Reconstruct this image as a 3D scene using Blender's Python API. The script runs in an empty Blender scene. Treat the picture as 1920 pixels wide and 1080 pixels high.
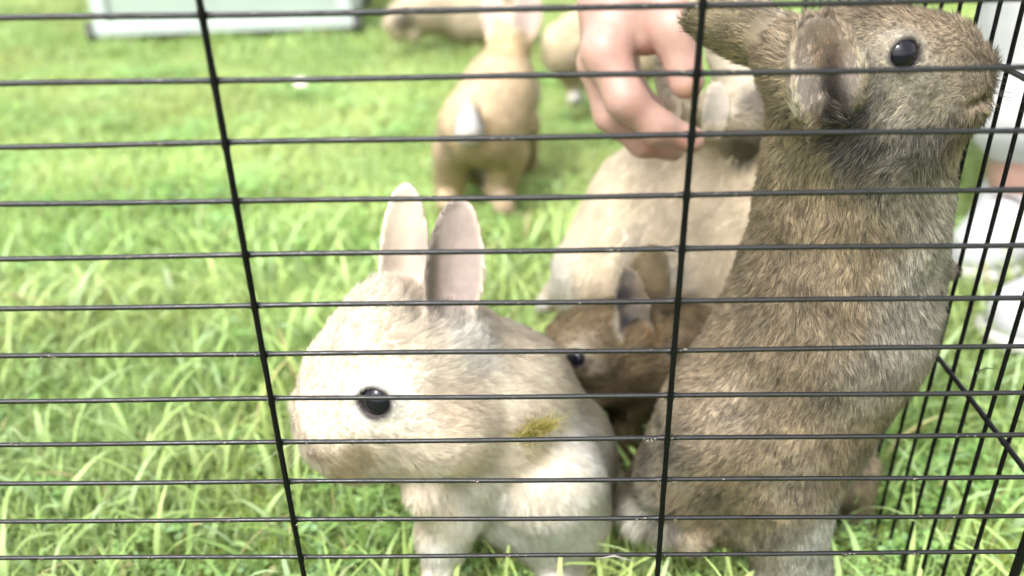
import bpy, bmesh, math, random
import numpy as np
from mathutils import Vector, Matrix, kdtree

rng = np.random.default_rng(7)
random.seed(7)
SC = bpy.context.scene
COL = SC.collection
R = math.radians

# ------------------------------------------------------------------ camera
CAM_H = 0.468                       # metres above the lawn
F_PX, PITCH, ROLL, YAW = 1628.3, 0.4909, -0.0239, -0.0246
_fw = np.array([math.sin(YAW)*math.cos(PITCH), math.cos(YAW)*math.cos(PITCH), -math.sin(PITCH)])
_r = np.array([math.cos(YAW), -math.sin(YAW), 0.0])
_u = np.cross(_r, _fw)
CR = _r*math.cos(ROLL) + _u*math.sin(ROLL)
CU = -_r*math.sin(ROLL) + _u*math.cos(ROLL)
CP = np.array([0, 0, CAM_H])
cam = bpy.data.cameras.new('camera')
cam.sensor_width = 36
cam.lens = F_PX/1920*36
cam.clip_start = 0.02
cam.clip_end = 600
cam.dof.use_dof = True
cam.dof.focus_distance = 0.43
cam.dof.aperture_fstop = 4.6
co = bpy.data.objects.new('camera', cam)
COL.objects.link(co)
m = Matrix(((CR[0], CU[0], -_fw[0], 0), (CR[1], CU[1], -_fw[1], 0), (CR[2], CU[2], -_fw[2], CAM_H), (0, 0, 0, 1)))
co.matrix_world = m
SC.camera = co

# ------------------------------------------------------------------ sky, sun, exposure
SUN_EL, SUN_AZ = R(55), R(-150)      # azimuth measured from +Y towards +X
w = bpy.data.worlds.new('World')
SC.world = w
w.use_nodes = True
nt = w.node_tree
nt.nodes.clear()
sky = nt.nodes.new('ShaderNodeTexSky')
sky.sky_type = 'NISHITA'
sky.sun_disc = False
sky.sun_elevation = SUN_EL
sky.sun_rotation = SUN_AZ
sky.dust_density = 4.0
sky.ozone_density = 1.0
hs = nt.nodes.new('ShaderNodeHueSaturation')
hs.inputs['Saturation'].default_value = 0.15      # bright overcast
bg = nt.nodes.new('ShaderNodeBackground')
bg.inputs['Strength'].default_value = 0.15
wo = nt.nodes.new('ShaderNodeOutputWorld')
nt.links.new(sky.outputs[0], hs.inputs['Color'])
nt.links.new(hs.outputs[0], bg.inputs['Color'])
nt.links.new(bg.outputs[0], wo.inputs['Surface'])
sl = bpy.data.lights.new('sun', 'SUN')
sl.energy = 0.85
sl.angle = R(14)
sl.color = (1.0, 0.98, 0.95)
so = bpy.data.objects.new('sun', sl)
COL.objects.link(so)
sd = Vector((math.sin(SUN_AZ)*math.cos(SUN_EL), math.cos(SUN_AZ)*math.cos(SUN_EL), math.sin(SUN_EL)))
so.rotation_euler = sd.to_track_quat('Z', 'Y').to_euler()
SC.view_settings.view_transform = 'Standard'
SC.view_settings.look = 'None'
SC.view_settings.exposure = 1.93
SC.view_settings.gamma = 1.0
SC.render.engine = 'CYCLES'
SC.cycles.use_denoising = True
SC.cycles.max_bounces = 8
SC.cycles.transparent_max_bounces = 8
try:
    SC.cycles_curves.shape = 'RIBBONS'
    SC.cycles_curves.subdivisions = 2
except Exception:
    pass

# ------------------------------------------------------------------ helpers
def at(px, py, Y):
    """world point at depth Y on the sight line of a photo pixel (used to measure the place)"""
    d = _fw*F_PX + CR*(px-960) + CU*(540-py)
    return CP + d*(Y/d[1])

def ground_at(px, py, z=0.0):
    d = _fw*F_PX + CR*(px-960) + CU*(540-py)
    return CP + d*((z-CAM_H)/d[2])

def scale_at(P):
    return float((np.asarray(P)-CP) @ _fw)/F_PX       # metres per photo pixel there

def tag(o, label=None, cat=None, group=None, kind=None):
    if label: o['label'] = label
    if cat: o['category'] = cat
    if group: o['group'] = group
    if kind: o['kind'] = kind
    return o

def empty(name, loc=(0, 0, 0), **k):
    o = bpy.data.objects.new(name, None)
    o.empty_display_size = 0.02
    COL.objects.link(o)
    o.location = loc
    return tag(o, **k)

def link(name, data, mat=None, parent=None):
    o = bpy.data.objects.new(name, data)
    COL.objects.link(o)
    if mat is not None and not data.materials:
        data.materials.append(mat)
    if parent is not None:
        o.parent = parent
        o.matrix_parent_inverse = Matrix.Translation(-Vector(parent.location))
    return o

def mesh_np(name, V, F, smooth=True):
    V = np.asarray(V, np.float32); F = np.asarray(F, np.int32)
    me = bpy.data.meshes.new(name)
    me.vertices.add(len(V)); me.vertices.foreach_set('co', V.ravel())
    n, k = F.shape
    me.loops.add(n*k); me.loops.foreach_set('vertex_index', F.ravel())
    me.polygons.add(n)
    me.polygons.foreach_set('loop_start', np.arange(0, n*k, k, dtype=np.int32))
    me.polygons.foreach_set('loop_total', np.full(n, k, np.int32))
    me.update(calc_edges=True)
    if smooth: me.polygons.foreach_set('use_smooth', np.ones(n, bool))
    return me

def col_attr(me, cols, name='coat', domain='POINT'):
    a = me.attributes.new(name, 'FLOAT_COLOR', domain)
    c = np.ones((len(cols), 4), np.float32); c[:, :3] = cols
    a.data.foreach_set('color', c.ravel())

def vnoise(P, scale, seed=0):
    """smooth value noise in 0..1"""
    Q = np.asarray(P, np.float64)*scale + 1000.0 + seed*17.31
    i = np.floor(Q).astype(np.int64); f = Q-i; f = f*f*(3-2*f)
    def h(x, y, z):
        n = (x*73856093) ^ (y*19349663) ^ (z*83492791) ^ (seed*2654435761)
        n = (n ^ (n >> 13))*1274126177 & 0x7fffffff
        return ((n ^ (n >> 16)) & 0xffff)/65535.0
    o = 0
    for dx in (0, 1):
        for dy in (0, 1):
            for dz in (0, 1):
                wgt = (f[:, 0] if dx else 1-f[:, 0])*(f[:, 1] if dy else 1-f[:, 1])*(f[:, 2] if dz else 1-f[:, 2])
                o = o + wgt*h(i[:, 0]+dx, i[:, 1]+dy, i[:, 2]+dz)
    return o

def unit(v):
    v = np.asarray(v, float)
    return v/np.maximum(np.linalg.norm(v, axis=-1, keepdims=True), 1e-9)

# ------------------------------------------------------------------ materials
def new_mat(name):
    mt = bpy.data.materials.new(name)
    mt.use_nodes = True
    t = mt.node_tree
    return mt, t, t.nodes['Principled BSDF']

def N(t, kind, **kw):
    n = t.nodes.new(kind)
    for k, v in kw.items():
        if k in n.inputs: n.inputs[k].default_value = v
        else: setattr(n, k, v)
    return n

def ramp(t, stops):
    n = t.nodes.new('ShaderNodeValToRGB')
    e = n.color_ramp.elements
    while len(e) < len(stops): e.new(0.5)
    for i, (p, c) in enumerate(stops):
        e[i].position = p
        e[i].color = c if len(c) == 4 else (*c, 1)
    return n

def mat_fur(name, root_mul, tip_mul, agouti=0.0):
    mt, t, b = new_mat(name)
    a = N(t, 'ShaderNodeAttribute', attribute_name='coat')
    hi = t.nodes.new('ShaderNodeHairInfo')
    if agouti:
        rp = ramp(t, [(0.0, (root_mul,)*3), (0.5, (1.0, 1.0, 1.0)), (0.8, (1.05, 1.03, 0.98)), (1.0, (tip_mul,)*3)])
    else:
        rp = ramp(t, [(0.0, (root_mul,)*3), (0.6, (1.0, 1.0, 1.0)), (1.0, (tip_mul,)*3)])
    t.links.new(hi.outputs['Intercept'], rp.inputs[0])
    mx = N(t, 'ShaderNodeMix', data_type='RGBA', blend_type='MULTIPLY')
    mx.inputs[0].default_value = 1
    t.links.new(a.outputs['Color'], mx.inputs[6]); t.links.new(rp.outputs[0], mx.inputs[7])
    na = N(t, 'ShaderNodeAttribute', attribute_name='skin_normal')
    t.links.new(mx.outputs[2], b.inputs['Base Color'])
    t.links.new(na.outputs['Vector'], b.inputs['Normal'])
    b.inputs['Roughness'].default_value = 0.62
    b.inputs['Specular IOR Level'].default_value = 0.25
    tr = t.nodes.new('ShaderNodeBsdfTranslucent')
    t.links.new(mx.outputs[2], tr.inputs['Color'])
    ms = t.nodes.new('ShaderNodeMixShader'); ms.inputs[0].default_value = 0.18
    out = t.nodes['Material Output']
    t.links.new(b.outputs[0], ms.inputs[1]); t.links.new(tr.outputs[0], ms.inputs[2])
    t.links.new(ms.outputs[0], out.inputs['Surface'])
    return mt

def mat_skin_attr(name, rough=0.6, sss=0.0):
    mt, t, b = new_mat(name)
    a = N(t, 'ShaderNodeAttribute', attribute_name='coat')
    nz = N(t, 'ShaderNodeTexNoise', Scale=180.0, Detail=4.0)
    tc = t.nodes.new('ShaderNodeTexCoord'); t.links.new(tc.outputs['Object'], nz.inputs['Vector'])
    mr = N(t, 'ShaderNodeMapRange'); mr.inputs['To Min'].default_value = 0.8; mr.inputs['To Max'].default_value = 1.15
    t.links.new(nz.outputs['Fac'], mr.inputs['Value'])
    mx = N(t, 'ShaderNodeMix', data_type='RGBA', blend_type='MULTIPLY'); mx.inputs[0].default_value = 1
    t.links.new(a.outputs['Color'], mx.inputs[6]); t.links.new(mr.outputs[0], mx.inputs[7])
    t.links.new(mx.outputs[2], b.inputs['Base Color'])
    b.inputs['Roughness'].default_value = rough
    if sss:
        b.inputs['Subsurface Weight'].default_value = sss
        b.inputs['Subsurface Radius'].default_value = (1.0, 0.35, 0.2)
        b.inputs['Subsurface Scale'].default_value = 0.006
    bp = N(t, 'ShaderNodeBump', Strength=0.15, Distance=0.001)
    t.links.new(nz.outputs['Fac'], bp.inputs['Height']); t.links.new(bp.outputs[0], b.inputs['Normal'])
    return mt

def mat_plain(name, c, rough=0.5, var=0.12, scale=40.0, bump=0.1, spec=0.5, coat=0.0, dist=0.002):
    mt, t, b = new_mat(name)
    tc = t.nodes.new('ShaderNodeTexCoord')
    nz = N(t, 'ShaderNodeTexNoise', Scale=scale, Detail=5.0)
    t.links.new(tc.outputs['Object'], nz.inputs['Vector'])
    rp = ramp(t, [(0.3, tuple(x*(1-var) for x in c)), (0.7, tuple(min(1, x*(1+var)) for x in c))])
    t.links.new(nz.outputs['Fac'], rp.inputs[0]); t.links.new(rp.outputs[0], b.inputs['Base Color'])
    b.inputs['Roughness'].default_value = rough
    b.inputs['Specular IOR Level'].default_value = spec
    b.inputs['Coat Weight'].default_value = coat
    bp = N(t, 'ShaderNodeBump', Strength=bump, Distance=dist)
    t.links.new(nz.outputs['Fac'], bp.inputs['Height']); t.links.new(bp.outputs[0], b.inputs['Normal'])
    return mt

M_SKIN = mat_skin_attr('rabbit_skin', 0.7)
M_HAND = mat_skin_attr('human_skin', 0.5, 0.35)

def make_wire_mat(name, spec):
    mt, t, b = new_mat(name)
    tc = t.nodes.new('ShaderNodeTexCoord')
    n1 = N(t, 'ShaderNodeTexNoise', Scale=260.0, Detail=6.0, Roughness=0.7)
    n2 = N(t, 'ShaderNodeTexNoise', Scale=28.0, Detail=2.0)
    for n in (n1, n2): t.links.new(tc.outputs['Object'], n.inputs['Vector'])
    ad = N(t, 'ShaderNodeMath', operation='MULTIPLY_ADD'); ad.inputs[1].default_value = 0.45
    t.links.new(n2.outputs['Fac'], ad.inputs[0]); t.links.new(n1.outputs['Fac'], ad.inputs[2])
    rp = ramp(t, [(0.96, (0.002, 0.002, 0.0025)), (1.0, (0.12, 0.115, 0.10))])
    t.links.new(ad.outputs[0], rp.inputs[0]); t.links.new(rp.outputs[0], b.inputs['Base Color'])
    rr = ramp(t, [(0.45, (0.12,)*3), (0.9, (0.6,)*3)])
    t.links.new(ad.outputs[0], rr.inputs[0]); t.links.new(rr.outputs[0], b.inputs['Roughness'])
    b.inputs['Specular IOR Level'].default_value = spec
    bp = N(t, 'ShaderNodeBump', Strength=0.2, Distance=0.0004)
    t.links.new(n1.outputs['Fac'], bp.inputs['Height']); t.links.new(bp.outputs[0], b.inputs['Normal'])
    return mt
M_WIRE = make_wire_mat('black_vinyl_wire', 0.45)
M_WIRE_DULL = make_wire_mat('low_gloss_black_wire', 0.14)  # gloss lowered on upright wires, standing in for a shaded reflection
M_CRUST = mat_plain('dried_grime', (0.15, 0.135, 0.105), 0.9, 0.5, 600, 0.4)

def mat_eye():
    mt, t, b = new_mat('dark_wet_eye')
    lw = N(t, 'ShaderNodeLayerWeight', Blend=0.3)
    rp = ramp(t, [(0.0, (0.004, 0.004, 0.008)), (0.55, (0.010, 0.007, 0.010)), (1.0, (0.05, 0.028, 0.02))])
    t.links.new(lw.outputs['Facing'], rp.inputs[0]); t.links.new(rp.outputs[0], b.inputs['Base Color'])
    b.inputs['Roughness'].default_value = 0.07
    b.inputs['Specular IOR Level'].default_value = 0.28
    return mt
M_EYE = mat_eye()

def mat_leaf(name, rough=0.45, trans=0.4):
    mt, t, b = new_mat(name)
    a = N(t, 'ShaderNodeAttribute', attribute_name='coat')
    t.links.new(a.outputs['Color'], b.inputs['Base Color'])
    b.inputs['Roughness'].default_value = rough
    b.inputs['Specular IOR Level'].default_value = 0.35
    tr = t.nodes.new('ShaderNodeBsdfTranslucent'); t.links.new(a.outputs['Color'], tr.inputs['Color'])
    ms = t.nodes.new('ShaderNodeMixShader'); ms.inputs[0].default_value = trans
    t.links.new(b.outputs[0], ms.inputs[1]); t.links.new(tr.outputs[0], ms.inputs[2])
    t.links.new(ms.outputs[0], t.nodes['Material Output'].inputs['Surface'])
    return mt
M_GRASS = mat_leaf('grass_blades')

# ------------------------------------------------------------------ implicit bodies
def rc(a, ra, b=None, rb=None, k=0.02, sy=1.0, flow=None, op='+', sz=1.0):
    a = np.asarray(a, float); b = a+1e-5 if b is None else np.asarray(b, float)
    rb = ra if rb is None else rb
    fl = unit(b-a) if flow is None else unit(flow)
    return dict(t='rc', a=a, ra=ra, b=b, rb=rb, k=k, sy=sy, sz=sz, flow=fl, op=op)

def ear(base, tip, W, face, cup=0.4, th=0.0034, k=0.006, back=0.0):
    base = np.asarray(base, float); tip = np.asarray(tip, float)
    L = np.linalg.norm(tip-base); a = (tip-base)/L
    n = unit(np.asarray(face, float) - (np.asarray(face, float)@a)*a)
    return dict(t='ear', base=base, a=a, L=L, n=n, s=np.cross(a, n), W=W, cup=cup, th=th, k=k, back=back, flow=a, op='+')

def ear_local(p, P):
    q = P-p['base']
    u = q@p['a']; v = q@p['s']; wv = q@p['n']
    tau = u/p['L']; tc = np.clip(tau, 0, 1)
    hw = p['W']*np.sqrt(np.maximum(1-tc**3.6, 0))*(0.62+0.38*np.clip(tc/0.4, 0, 1)**0.8)
    cup = p['cup']*(1.35-0.75*tc)
    w0 = cup*np.abs(v)**1.8/p['W']**0.8 - p['back']*tc*tc
    return tau, u, v, wv, hw, w0

def prim_d(p, P):
    if p['t'] == 'rc':
        a, b = p['a'], p['b']
        s = np.array([1, p['sy'], p['sz']])
        c = (a+b)/2
        Q = (P-c)/s; A = (a-c)/s; B = (b-c)/s
        ba = B-A
        tt = np.clip(((Q-A)@ba)/max(ba@ba, 1e-12), 0, 1)
        d = np.linalg.norm(Q-A-tt[..., None]*ba, axis=-1) - (p['ra']+(p['rb']-p['ra'])*tt)
        return d*min(1.0, s.min())
    tau, u, v, wv, hw, w0 = ear_local(p, P)
    slope = p['cup']*(1.35-0.75*np.clip(tau, 0, 1))*1.8*(np.abs(v)/p['W'])**0.8
    ds = np.abs(wv-w0)/np.sqrt(1+slope*slope) - p['th']/2*(1.25-0.4*np.clip(tau, 0, 1))
    dv = np.abs(v)-hw
    d = np.maximum(np.maximum(ds, dv*0.8), np.maximum(-u-0.006, u-p['L']))
    return d

def prim_box(p):
    if p['t'] == 'rc':
        m_ = max(p['ra'], p['rb'])+p['k']+0.004
        s = np.array([1, max(1, p['sy']), max(1, p['sz'])])
        return np.minimum(p['a'], p['b'])-m_*s, np.maximum(p['a'], p['b'])+m_*s
    pts = np.array([p['base'], p['base']+p['a']*p['L']])
    m_ = p['W']+p['cup']*p['W']*1.4+p['k']+0.004+p['back']
    return pts.min(0)-m_, pts.max(0)+m_

def smin(a, b, k):
    h = np.maximum(k-np.abs(a-b), 0)/k
    return np.minimum(a, b)-h*h*k*0.25

def field_mesh(prims, vox):
    lo = np.min([prim_box(p)[0] for p in prims if p['op'] == '+'], 0)
    hi = np.max([prim_box(p)[1] for p in prims if p['op'] == '+'], 0)
    n = np.ceil((hi-lo)/vox).astype(int)+2
    ax = [lo[i]+np.arange(n[i])*vox for i in range(3)]
    Fd = np.full(n, 0.05, np.float64)
    for p in prims:
        b0, b1 = prim_box(p)
        i0 = np.maximum(((b0-lo)/vox).astype(int)-1, 0); i1 = np.minimum(((b1-lo)/vox).astype(int)+2, n)
        if (i1 <= i0).any(): continue
        sl_ = tuple(slice(i0[i], i1[i]) for i in range(3))
        G = np.stack(np.meshgrid(*[ax[i][sl_[i]] for i in range(3)], indexing='ij'), -1)
        d = prim_d(p, G)
        if p['op'] == '+': Fd[sl_] = smin(Fd[sl_], d, p['k'])
        else: Fd[sl_] = -smin(-Fd[sl_], d, p['k'])
    ins = Fd < 0
    # surface nets
    c = n-1
    acc = np.zeros((*c, 3)); cnt = np.zeros(c)
    offs = [(0, 0, 0), (1, 0, 0), (0, 1, 0), (1, 1, 0), (0, 0, 1), (1, 0, 1), (0, 1, 1), (1, 1, 1)]
    def sub(A, o): return A[o[0]:o[0]+c[0], o[1]:o[1]+c[1], o[2]:o[2]+c[2]]
    for e0 in offs:
        for axn in range(3):
            if e0[axn]: continue
            e1 = list(e0); e1[axn] = 1
            f0, f1 = sub(Fd, e0), sub(Fd, e1)
            mk = (f0 < 0) != (f1 < 0)
            tt = np.where(mk, f0/np.where(mk, f0-f1, 1), 0)
            for j in range(3):
                acc[..., j] += mk*(e0[j]+(tt if j == axn else 0))
            cnt += mk
    has = cnt > 0
    idx = np.full(c, -1, np.int64); idx[has] = np.arange(has.sum())
    cell = np.argwhere(has)
    V = lo+(cell+acc[has]/cnt[has][:, None])*vox
    faces = []
    for axn in range(3):
        o1, o2 = (axn+1) % 3, (axn+2) % 3
        A = ins; s0 = [slice(None)]*3; s1 = [slice(None)]*3
        s0[axn] = slice(0, -1); s1[axn] = slice(1, None)
        ch = A[tuple(s0)] != A[tuple(s1)]
        e = np.argwhere(ch)
        ok = (e[:, o1] > 0) & (e[:, o2] > 0) & (e[:, o1] < c[o1]) & (e[:, o2] < c[o2])
        e = e[ok]
        def cid(d1, d2):
            q = e.copy(); q[:, o1] -= d1; q[:, o2] -= d2
            return idx[q[:, 0], q[:, 1], q[:, 2]]
        quad = np.stack([cid(1, 1), cid(0, 1), cid(0, 0), cid(1, 0)], 1)
        inside0 = A[e[:, 0], e[:, 1], e[:, 2]]
        quad[~inside0] = quad[~inside0][:, ::-1]
        faces.append(quad)
    Fq = np.concatenate(faces)
    Fq = Fq[(Fq >= 0).all(1)]
    # light smoothing
    for _ in range(2):
        s_ = np.zeros_like(V); k_ = np.zeros(len(V))
        for i in range(4):
            a_, b_ = Fq[:, i], Fq[:, (i+1) % 4]
            for j in range(3): s_[:, j] += np.bincount(a_, V[b_, j], len(V))
            k_ += np.bincount(a_, minlength=len(V))
        V = V*0.5+0.5*s_/np.maximum(k_, 1)[:, None]
    return V, Fq

def vert_normals(V, Fq):
    fn = np.cross(V[Fq[:, 2]]-V[Fq[:, 0]], V[Fq[:, 3]]-V[Fq[:, 1]])
    n = np.zeros_like(V)
    for i in range(4):
        for j in range(3): n[:, j] += np.bincount(Fq[:, i], fn[:, j], len(V))
    return unit(n)

def coat_of(P, prims, spec):
    """albedo, hair length and hair density at points, from the animal's markings"""
    base = np.array(spec['base'], float)
    c = np.tile(base, (len(P), 1))
    Lh = np.full(len(P), spec['len']); dn = np.ones(len(P))
    wob = (vnoise(P, 60, 3)-0.5)*0.012 + (vnoise(P, 200, 4)-0.5)*0.004
    for (q, r_, colr, st) in spec.get('marks', []):
        if isinstance(q, tuple) and len(q) == 2 and not np.isscalar(q[0]):
            a, b = np.asarray(q[0], float), np.asarray(q[1], float)
            tt = np.clip(((P-a)@(b-a))/((b-a)@(b-a)), 0, 1)
            d = np.linalg.norm(P-a-tt[:, None]*(b-a), axis=1)
        else:
            d = np.linalg.norm(P-np.asarray(q, float), axis=1)
        wgt = np.clip(1-(d+wob)/r_, 0, 1); wgt = wgt*wgt*(3-2*wgt)
        wgt = np.clip(wgt*1.7, 0, 1)*st
        c = c*(1-wgt[:, None])+np.array(colr)*wgt[:, None]
    for (q, r_, ln) in spec.get('lens', []):
        d = np.linalg.norm(P-np.asarray(q, float), axis=1)
        wgt = np.clip(1.6*(1-d/r_), 0, 1)
        Lh = Lh*(1-wgt)+ln*wgt
    for (q, r_) in spec.get('bald', []):
        d = np.linalg.norm(P-np.asarray(q, float), axis=1)
        dn *= np.clip((d-r_)/(0.15*r_), 0, 1)
        Lh = np.minimum(Lh, 0.0022+np.maximum(d-r_, 0)*0.45)
    for p in prims:
        if p['t'] != 'ear': continue
        tau, u, v, wv, hw, w0 = ear_local(p, P)
        on = (tau > 0.04) & (tau < 1.05) & (np.abs(v) < hw+0.003) & (np.abs(wv-w0) < 0.006)
        on = on.astype(float)*np.clip((tau-0.04)/0.2, 0, 1)
        inner = on*(wv > w0)*np.clip((hw-np.abs(v)-0.0012)/0.003, 0, 1)
        Lh = Lh*(1-on)+spec.get('ear_len', 0.0032)*on*(1-.2*inner)
        oc = np.array(spec.get('ear_out', spec['base'])); ic = np.array(spec.get('ear_in', (0.5, 0.33, 0.28)))
        edge = on*(1-np.clip((hw-np.abs(v))/0.0035, 0, 1))
        c = c*(1-on[:, None])+oc*on[:, None]
        c = c*(1-inner[:, None])+ic*inner[:, None]
        deep = inner*np.clip(1-tau/0.55, 0, 1)*spec.get('ear_deep', 0.5)  # shade inside the ear cup painted in, darkening towards the root
        c = c*(1-deep[:, None]*0.6)
        if 'ear_edge' in spec:
            c = c*(1-edge[:, None]*0.8)+np.array(spec['ear_edge'])*edge[:, None]*0.8
        dn *= 1-inner*spec.get('ear_bare', 0.75)
        Lh = Lh*(1+spec.get('rim', .1)*edge)
    for (q, r_, colr, st) in spec.get('over', []):
        d = np.linalg.norm(P-np.asarray(q, float), axis=1)
        wgt = np.clip(1.6*(1-(d+wob*.4)/r_), 0, 1)*st
        c = c*(1-wgt[:, None])+np.array(colr)*wgt[:, None]
    amp = spec.get('vary', 0.12)
    c = c*(1+amp*1.6*(vnoise(P, 32, 8)-0.5)[:, None])
    c = c*(1+amp*2*(vnoise(P, 90, 9)-0.5)[:, None]+amp*(vnoise(P, 330, 11)-0.5)[:, None])
    return np.clip(c, 0.004, 0.9), Lh, dn

def grow_fur(parent, V, Fq, prims, spec, count, mat, name='fur'):
    T = np.concatenate([Fq[:, [0, 1, 2]], Fq[:, [0, 2, 3]]])
    vn = vert_normals(V, Fq)
    A, B, C = V[T[:, 0]], V[T[:, 1]], V[T[:, 2]]
    ar = np.linalg.norm(np.cross(B-A, C-A), axis=1)
    cdf = np.cumsum(ar); cdf /= cdf[-1]
    ti = np.searchsorted(cdf, rng.random(count))
    r1 = np.sqrt(rng.random(count)); r2 = rng.random(count)
    wa, wb, wc = 1-r1, r1*(1-r2), r1*r2
    P = A[ti]*wa[:, None]+B[ti]*wb[:, None]+C[ti]*wc[:, None]
    Nn = unit(vn[T[ti, 0]]*wa[:, None]+vn[T[ti, 1]]*wb[:, None]+vn[T[ti, 2]]*wc[:, None])
    c, Lh, dn = coat_of(P, prims, spec)
    keep = rng.random(count) < dn
    P, Nn, c, Lh = P[keep], Nn[keep], c[keep], Lh[keep]
    n = len(P)
    fl = np.zeros((n, 3)); ws = np.zeros(n)
    for p in prims:
        if p['op'] == '-': continue
        d = prim_d(p, P)
        wgt = np.exp(-np.clip(d, -0.02, 1)/0.005)
        fl += wgt[:, None]*p['flow']; ws += wgt
    fl = fl/np.maximum(ws, 1e-9)[:, None]
    fl = fl + spec.get('swirl', 0.25)*(np.stack([vnoise(P, 45, 20+i) for i in range(3)], 1)-0.5)*2
    fl = fl + spec.get('swirl2', 0.2)*(np.stack([vnoise(P, 140, 30+i) for i in range(3)], 1)-0.5)*2
    fl = fl-(fl*Nn).sum(1)[:, None]*Nn
    fl = unit(fl)
    em = np.zeros(n)
    for p in prims:
        if p['t'] == 'ear':
            tau, u, v, wv, hw, w0 = ear_local(p, P)
            em = np.maximum(em, ((tau > .08) & (np.abs(wv-w0) < .006) & (np.abs(v) < hw+.003)).astype(float)*np.clip(tau/.3, 0, 1))
            fl = fl*(1-em[:, None])+em[:, None]*p['flow']*(np.abs(wv-w0) < .006)[:, None]+fl*em[:, None]*(np.abs(wv-w0) >= .006)[:, None]
    fl = unit(fl-(fl*Nn).sum(1)[:, None]*Nn+1e-6)
    jit = rng.normal(0, 1, (n, 3))*(spec.get('jit', 0.13)*(1-.5*em))[:, None]
    lift = spec.get('lift', 0.55)*(0.8+0.4*vnoise(P, 120, 41))*(1-.65*em)
    d0 = unit(Nn*lift[:, None]+fl*0.9+jit)
    Lh = Lh*(0.65+0.5*rng.random(n))*(0.85+0.3*vnoise(P, 100, 42))
    d1 = unit(d0+fl*0.35+rng.normal(0, 0.08, (n, 3))-np.array([0, 0, 0.1]))
    K = 4
    pts = np.zeros((n, K, 3))
    ts = np.linspace(0, 1, K)
    for j, s in enumerate(ts):
        pts[:, j] = P - Nn*0.0006 + Lh[:, None]*(d0*(s-0.5*s*s)+d1*0.5*s*s)
    # coat hair stops at an ear that lies over it
    for p in prims:
        if p['t'] != 'ear': continue
        ta, _, va, wa_, ha, w0a = ear_local(p, P)
        on_ear = (np.abs(wa_-w0a) < .0032) & (np.abs(va) < ha+.002) & (ta > .02) & (ta < 1.05)
        hit_ = np.zeros(n, bool)
        for j in (1, 2, 3):
            tb, _, vb, wb_, hb, w0b = ear_local(p, pts[:, j])
            hit_ |= (np.sign(wb_-w0b) != np.sign(wa_-w0a)) & (np.abs(vb) < hb+.001) & (tb > 0) & (tb < 1.02) & (np.abs(wa_-w0a) < .014)
        cut = hit_ & ~on_ear
        pts[cut] = pts[cut][:, :1]+(pts[cut]-pts[cut][:, :1])*.15
    # clumps
    cs = spec.get('clump', 0.35)
    if cs > 0:
        per = spec.get('per_clump', 45)
        gi = rng.choice(n, max(8, n//per), replace=False)
        kd = kdtree.KDTree(len(gi))
        for q, g in enumerate(gi): kd.insert(P[g], q)
        kd.balance()
        near = np.array([kd.find(x)[1] for x in P])
        tgt = pts[gi[near]]
        far = np.linalg.norm(P[gi[near]]-P, axis=1)
        ok = np.clip(1.5-far/0.008, 0, 1)
        same = ((Nn[gi[near]]*Nn).sum(1) > 0.3)
        kk = cs*(0.5+rng.random(n))*ok*same
        sc_ = (Lh/np.maximum(Lh[gi[near]], 1e-4))[:, None]
        for j, s in enumerate(ts):
            tj = P[gi[near]]+(tgt[:, j]-P[gi[near]])*sc_
            pts[:, j] += (tj-pts[:, j])*(kk*s**1.3)[:, None]
        c = c*(1+spec.get('clump_var', 0.10)*(rng.random(len(gi))[near]-0.5)*2)[:, None]
    c = c*(1+spec.get('hair_var', 0.12)*(rng.random(n)-0.5)*2)[:, None]
    inn = np.zeros(n, bool)
    for p in prims:
        if p['t'] == 'ear':
            ta, _, va, wa_, ha, w0a = ear_local(p, P)
            inn |= (wa_ > w0a) & (wa_ < w0a+.004) & (np.abs(va) < ha) & (ta > .05) & (ta < 1)
    c_in = c[inn].copy()
    if 'dark_hairs' in spec:
        fr, dc = spec['dark_hairs']
        mk = rng.random(n) < fr
        c[mk] = c[mk]*(1-0.75)+np.array(dc)*0.75
    if 'pale_hairs' in spec:
        fr, dc = spec['pale_hairs']
        mk = rng.random(n) < fr
        c[mk] = c[mk]*0.4+np.array(dc)*0.6
    c[inn] = c_in*1.25
    cu = bpy.data.hair_curves.new(name)
    cu.add_curves([K]*n)
    cu.attributes['position'].data.foreach_set('vector', pts.astype(np.float32).ravel())
    ra = cu.attributes.get('radius') or cu.attributes.new('radius', 'FLOAT', 'POINT')
    rad = np.array([1.0, 0.85, 0.6, 0.15])[None, :]*spec.get('rad', 0.00013)*(0.7+0.6*rng.random(n))[:, None]
    ra.data.foreach_set('value', rad.astype(np.float32).ravel())
    ca = cu.attributes.new('coat', 'FLOAT_COLOR', 'CURVE')
    cc = np.ones((n, 4), np.float32); cc[:, :3] = np.clip(c, 0.003, 0.92)
    ca.data.foreach_set('color', cc.ravel())
    sn = cu.attributes.new('skin_normal', 'FLOAT_VECTOR', 'CURVE')
    nn = unit(Nn*0.75+d0*0.45)
    sn.data.foreach_set('vector', nn.astype(np.float32).ravel())
    o = link(name, cu, mat, parent)
    o['kind'] = 'stuff'
    return o

def eyeball(parent, pos, r_, look):
    bm = bmesh.new()
    bmesh.ops.create_uvsphere(bm, u_segments=32, v_segments=20, radius=r_)
    me = bpy.data.meshes.new('eye'); bm.to_mesh(me); bm.free()
    me.polygons.foreach_set('use_smooth', np.ones(len(me.polygons), bool))
    o = link('eye', me, M_EYE, parent)
    o.matrix_world = Matrix.Translation(Vector(pos))
    o.parent = parent; o.matrix_parent_inverse = Matrix.Translation(-Vector(parent.location))
    o.location = Vector(pos)
    return o

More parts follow.
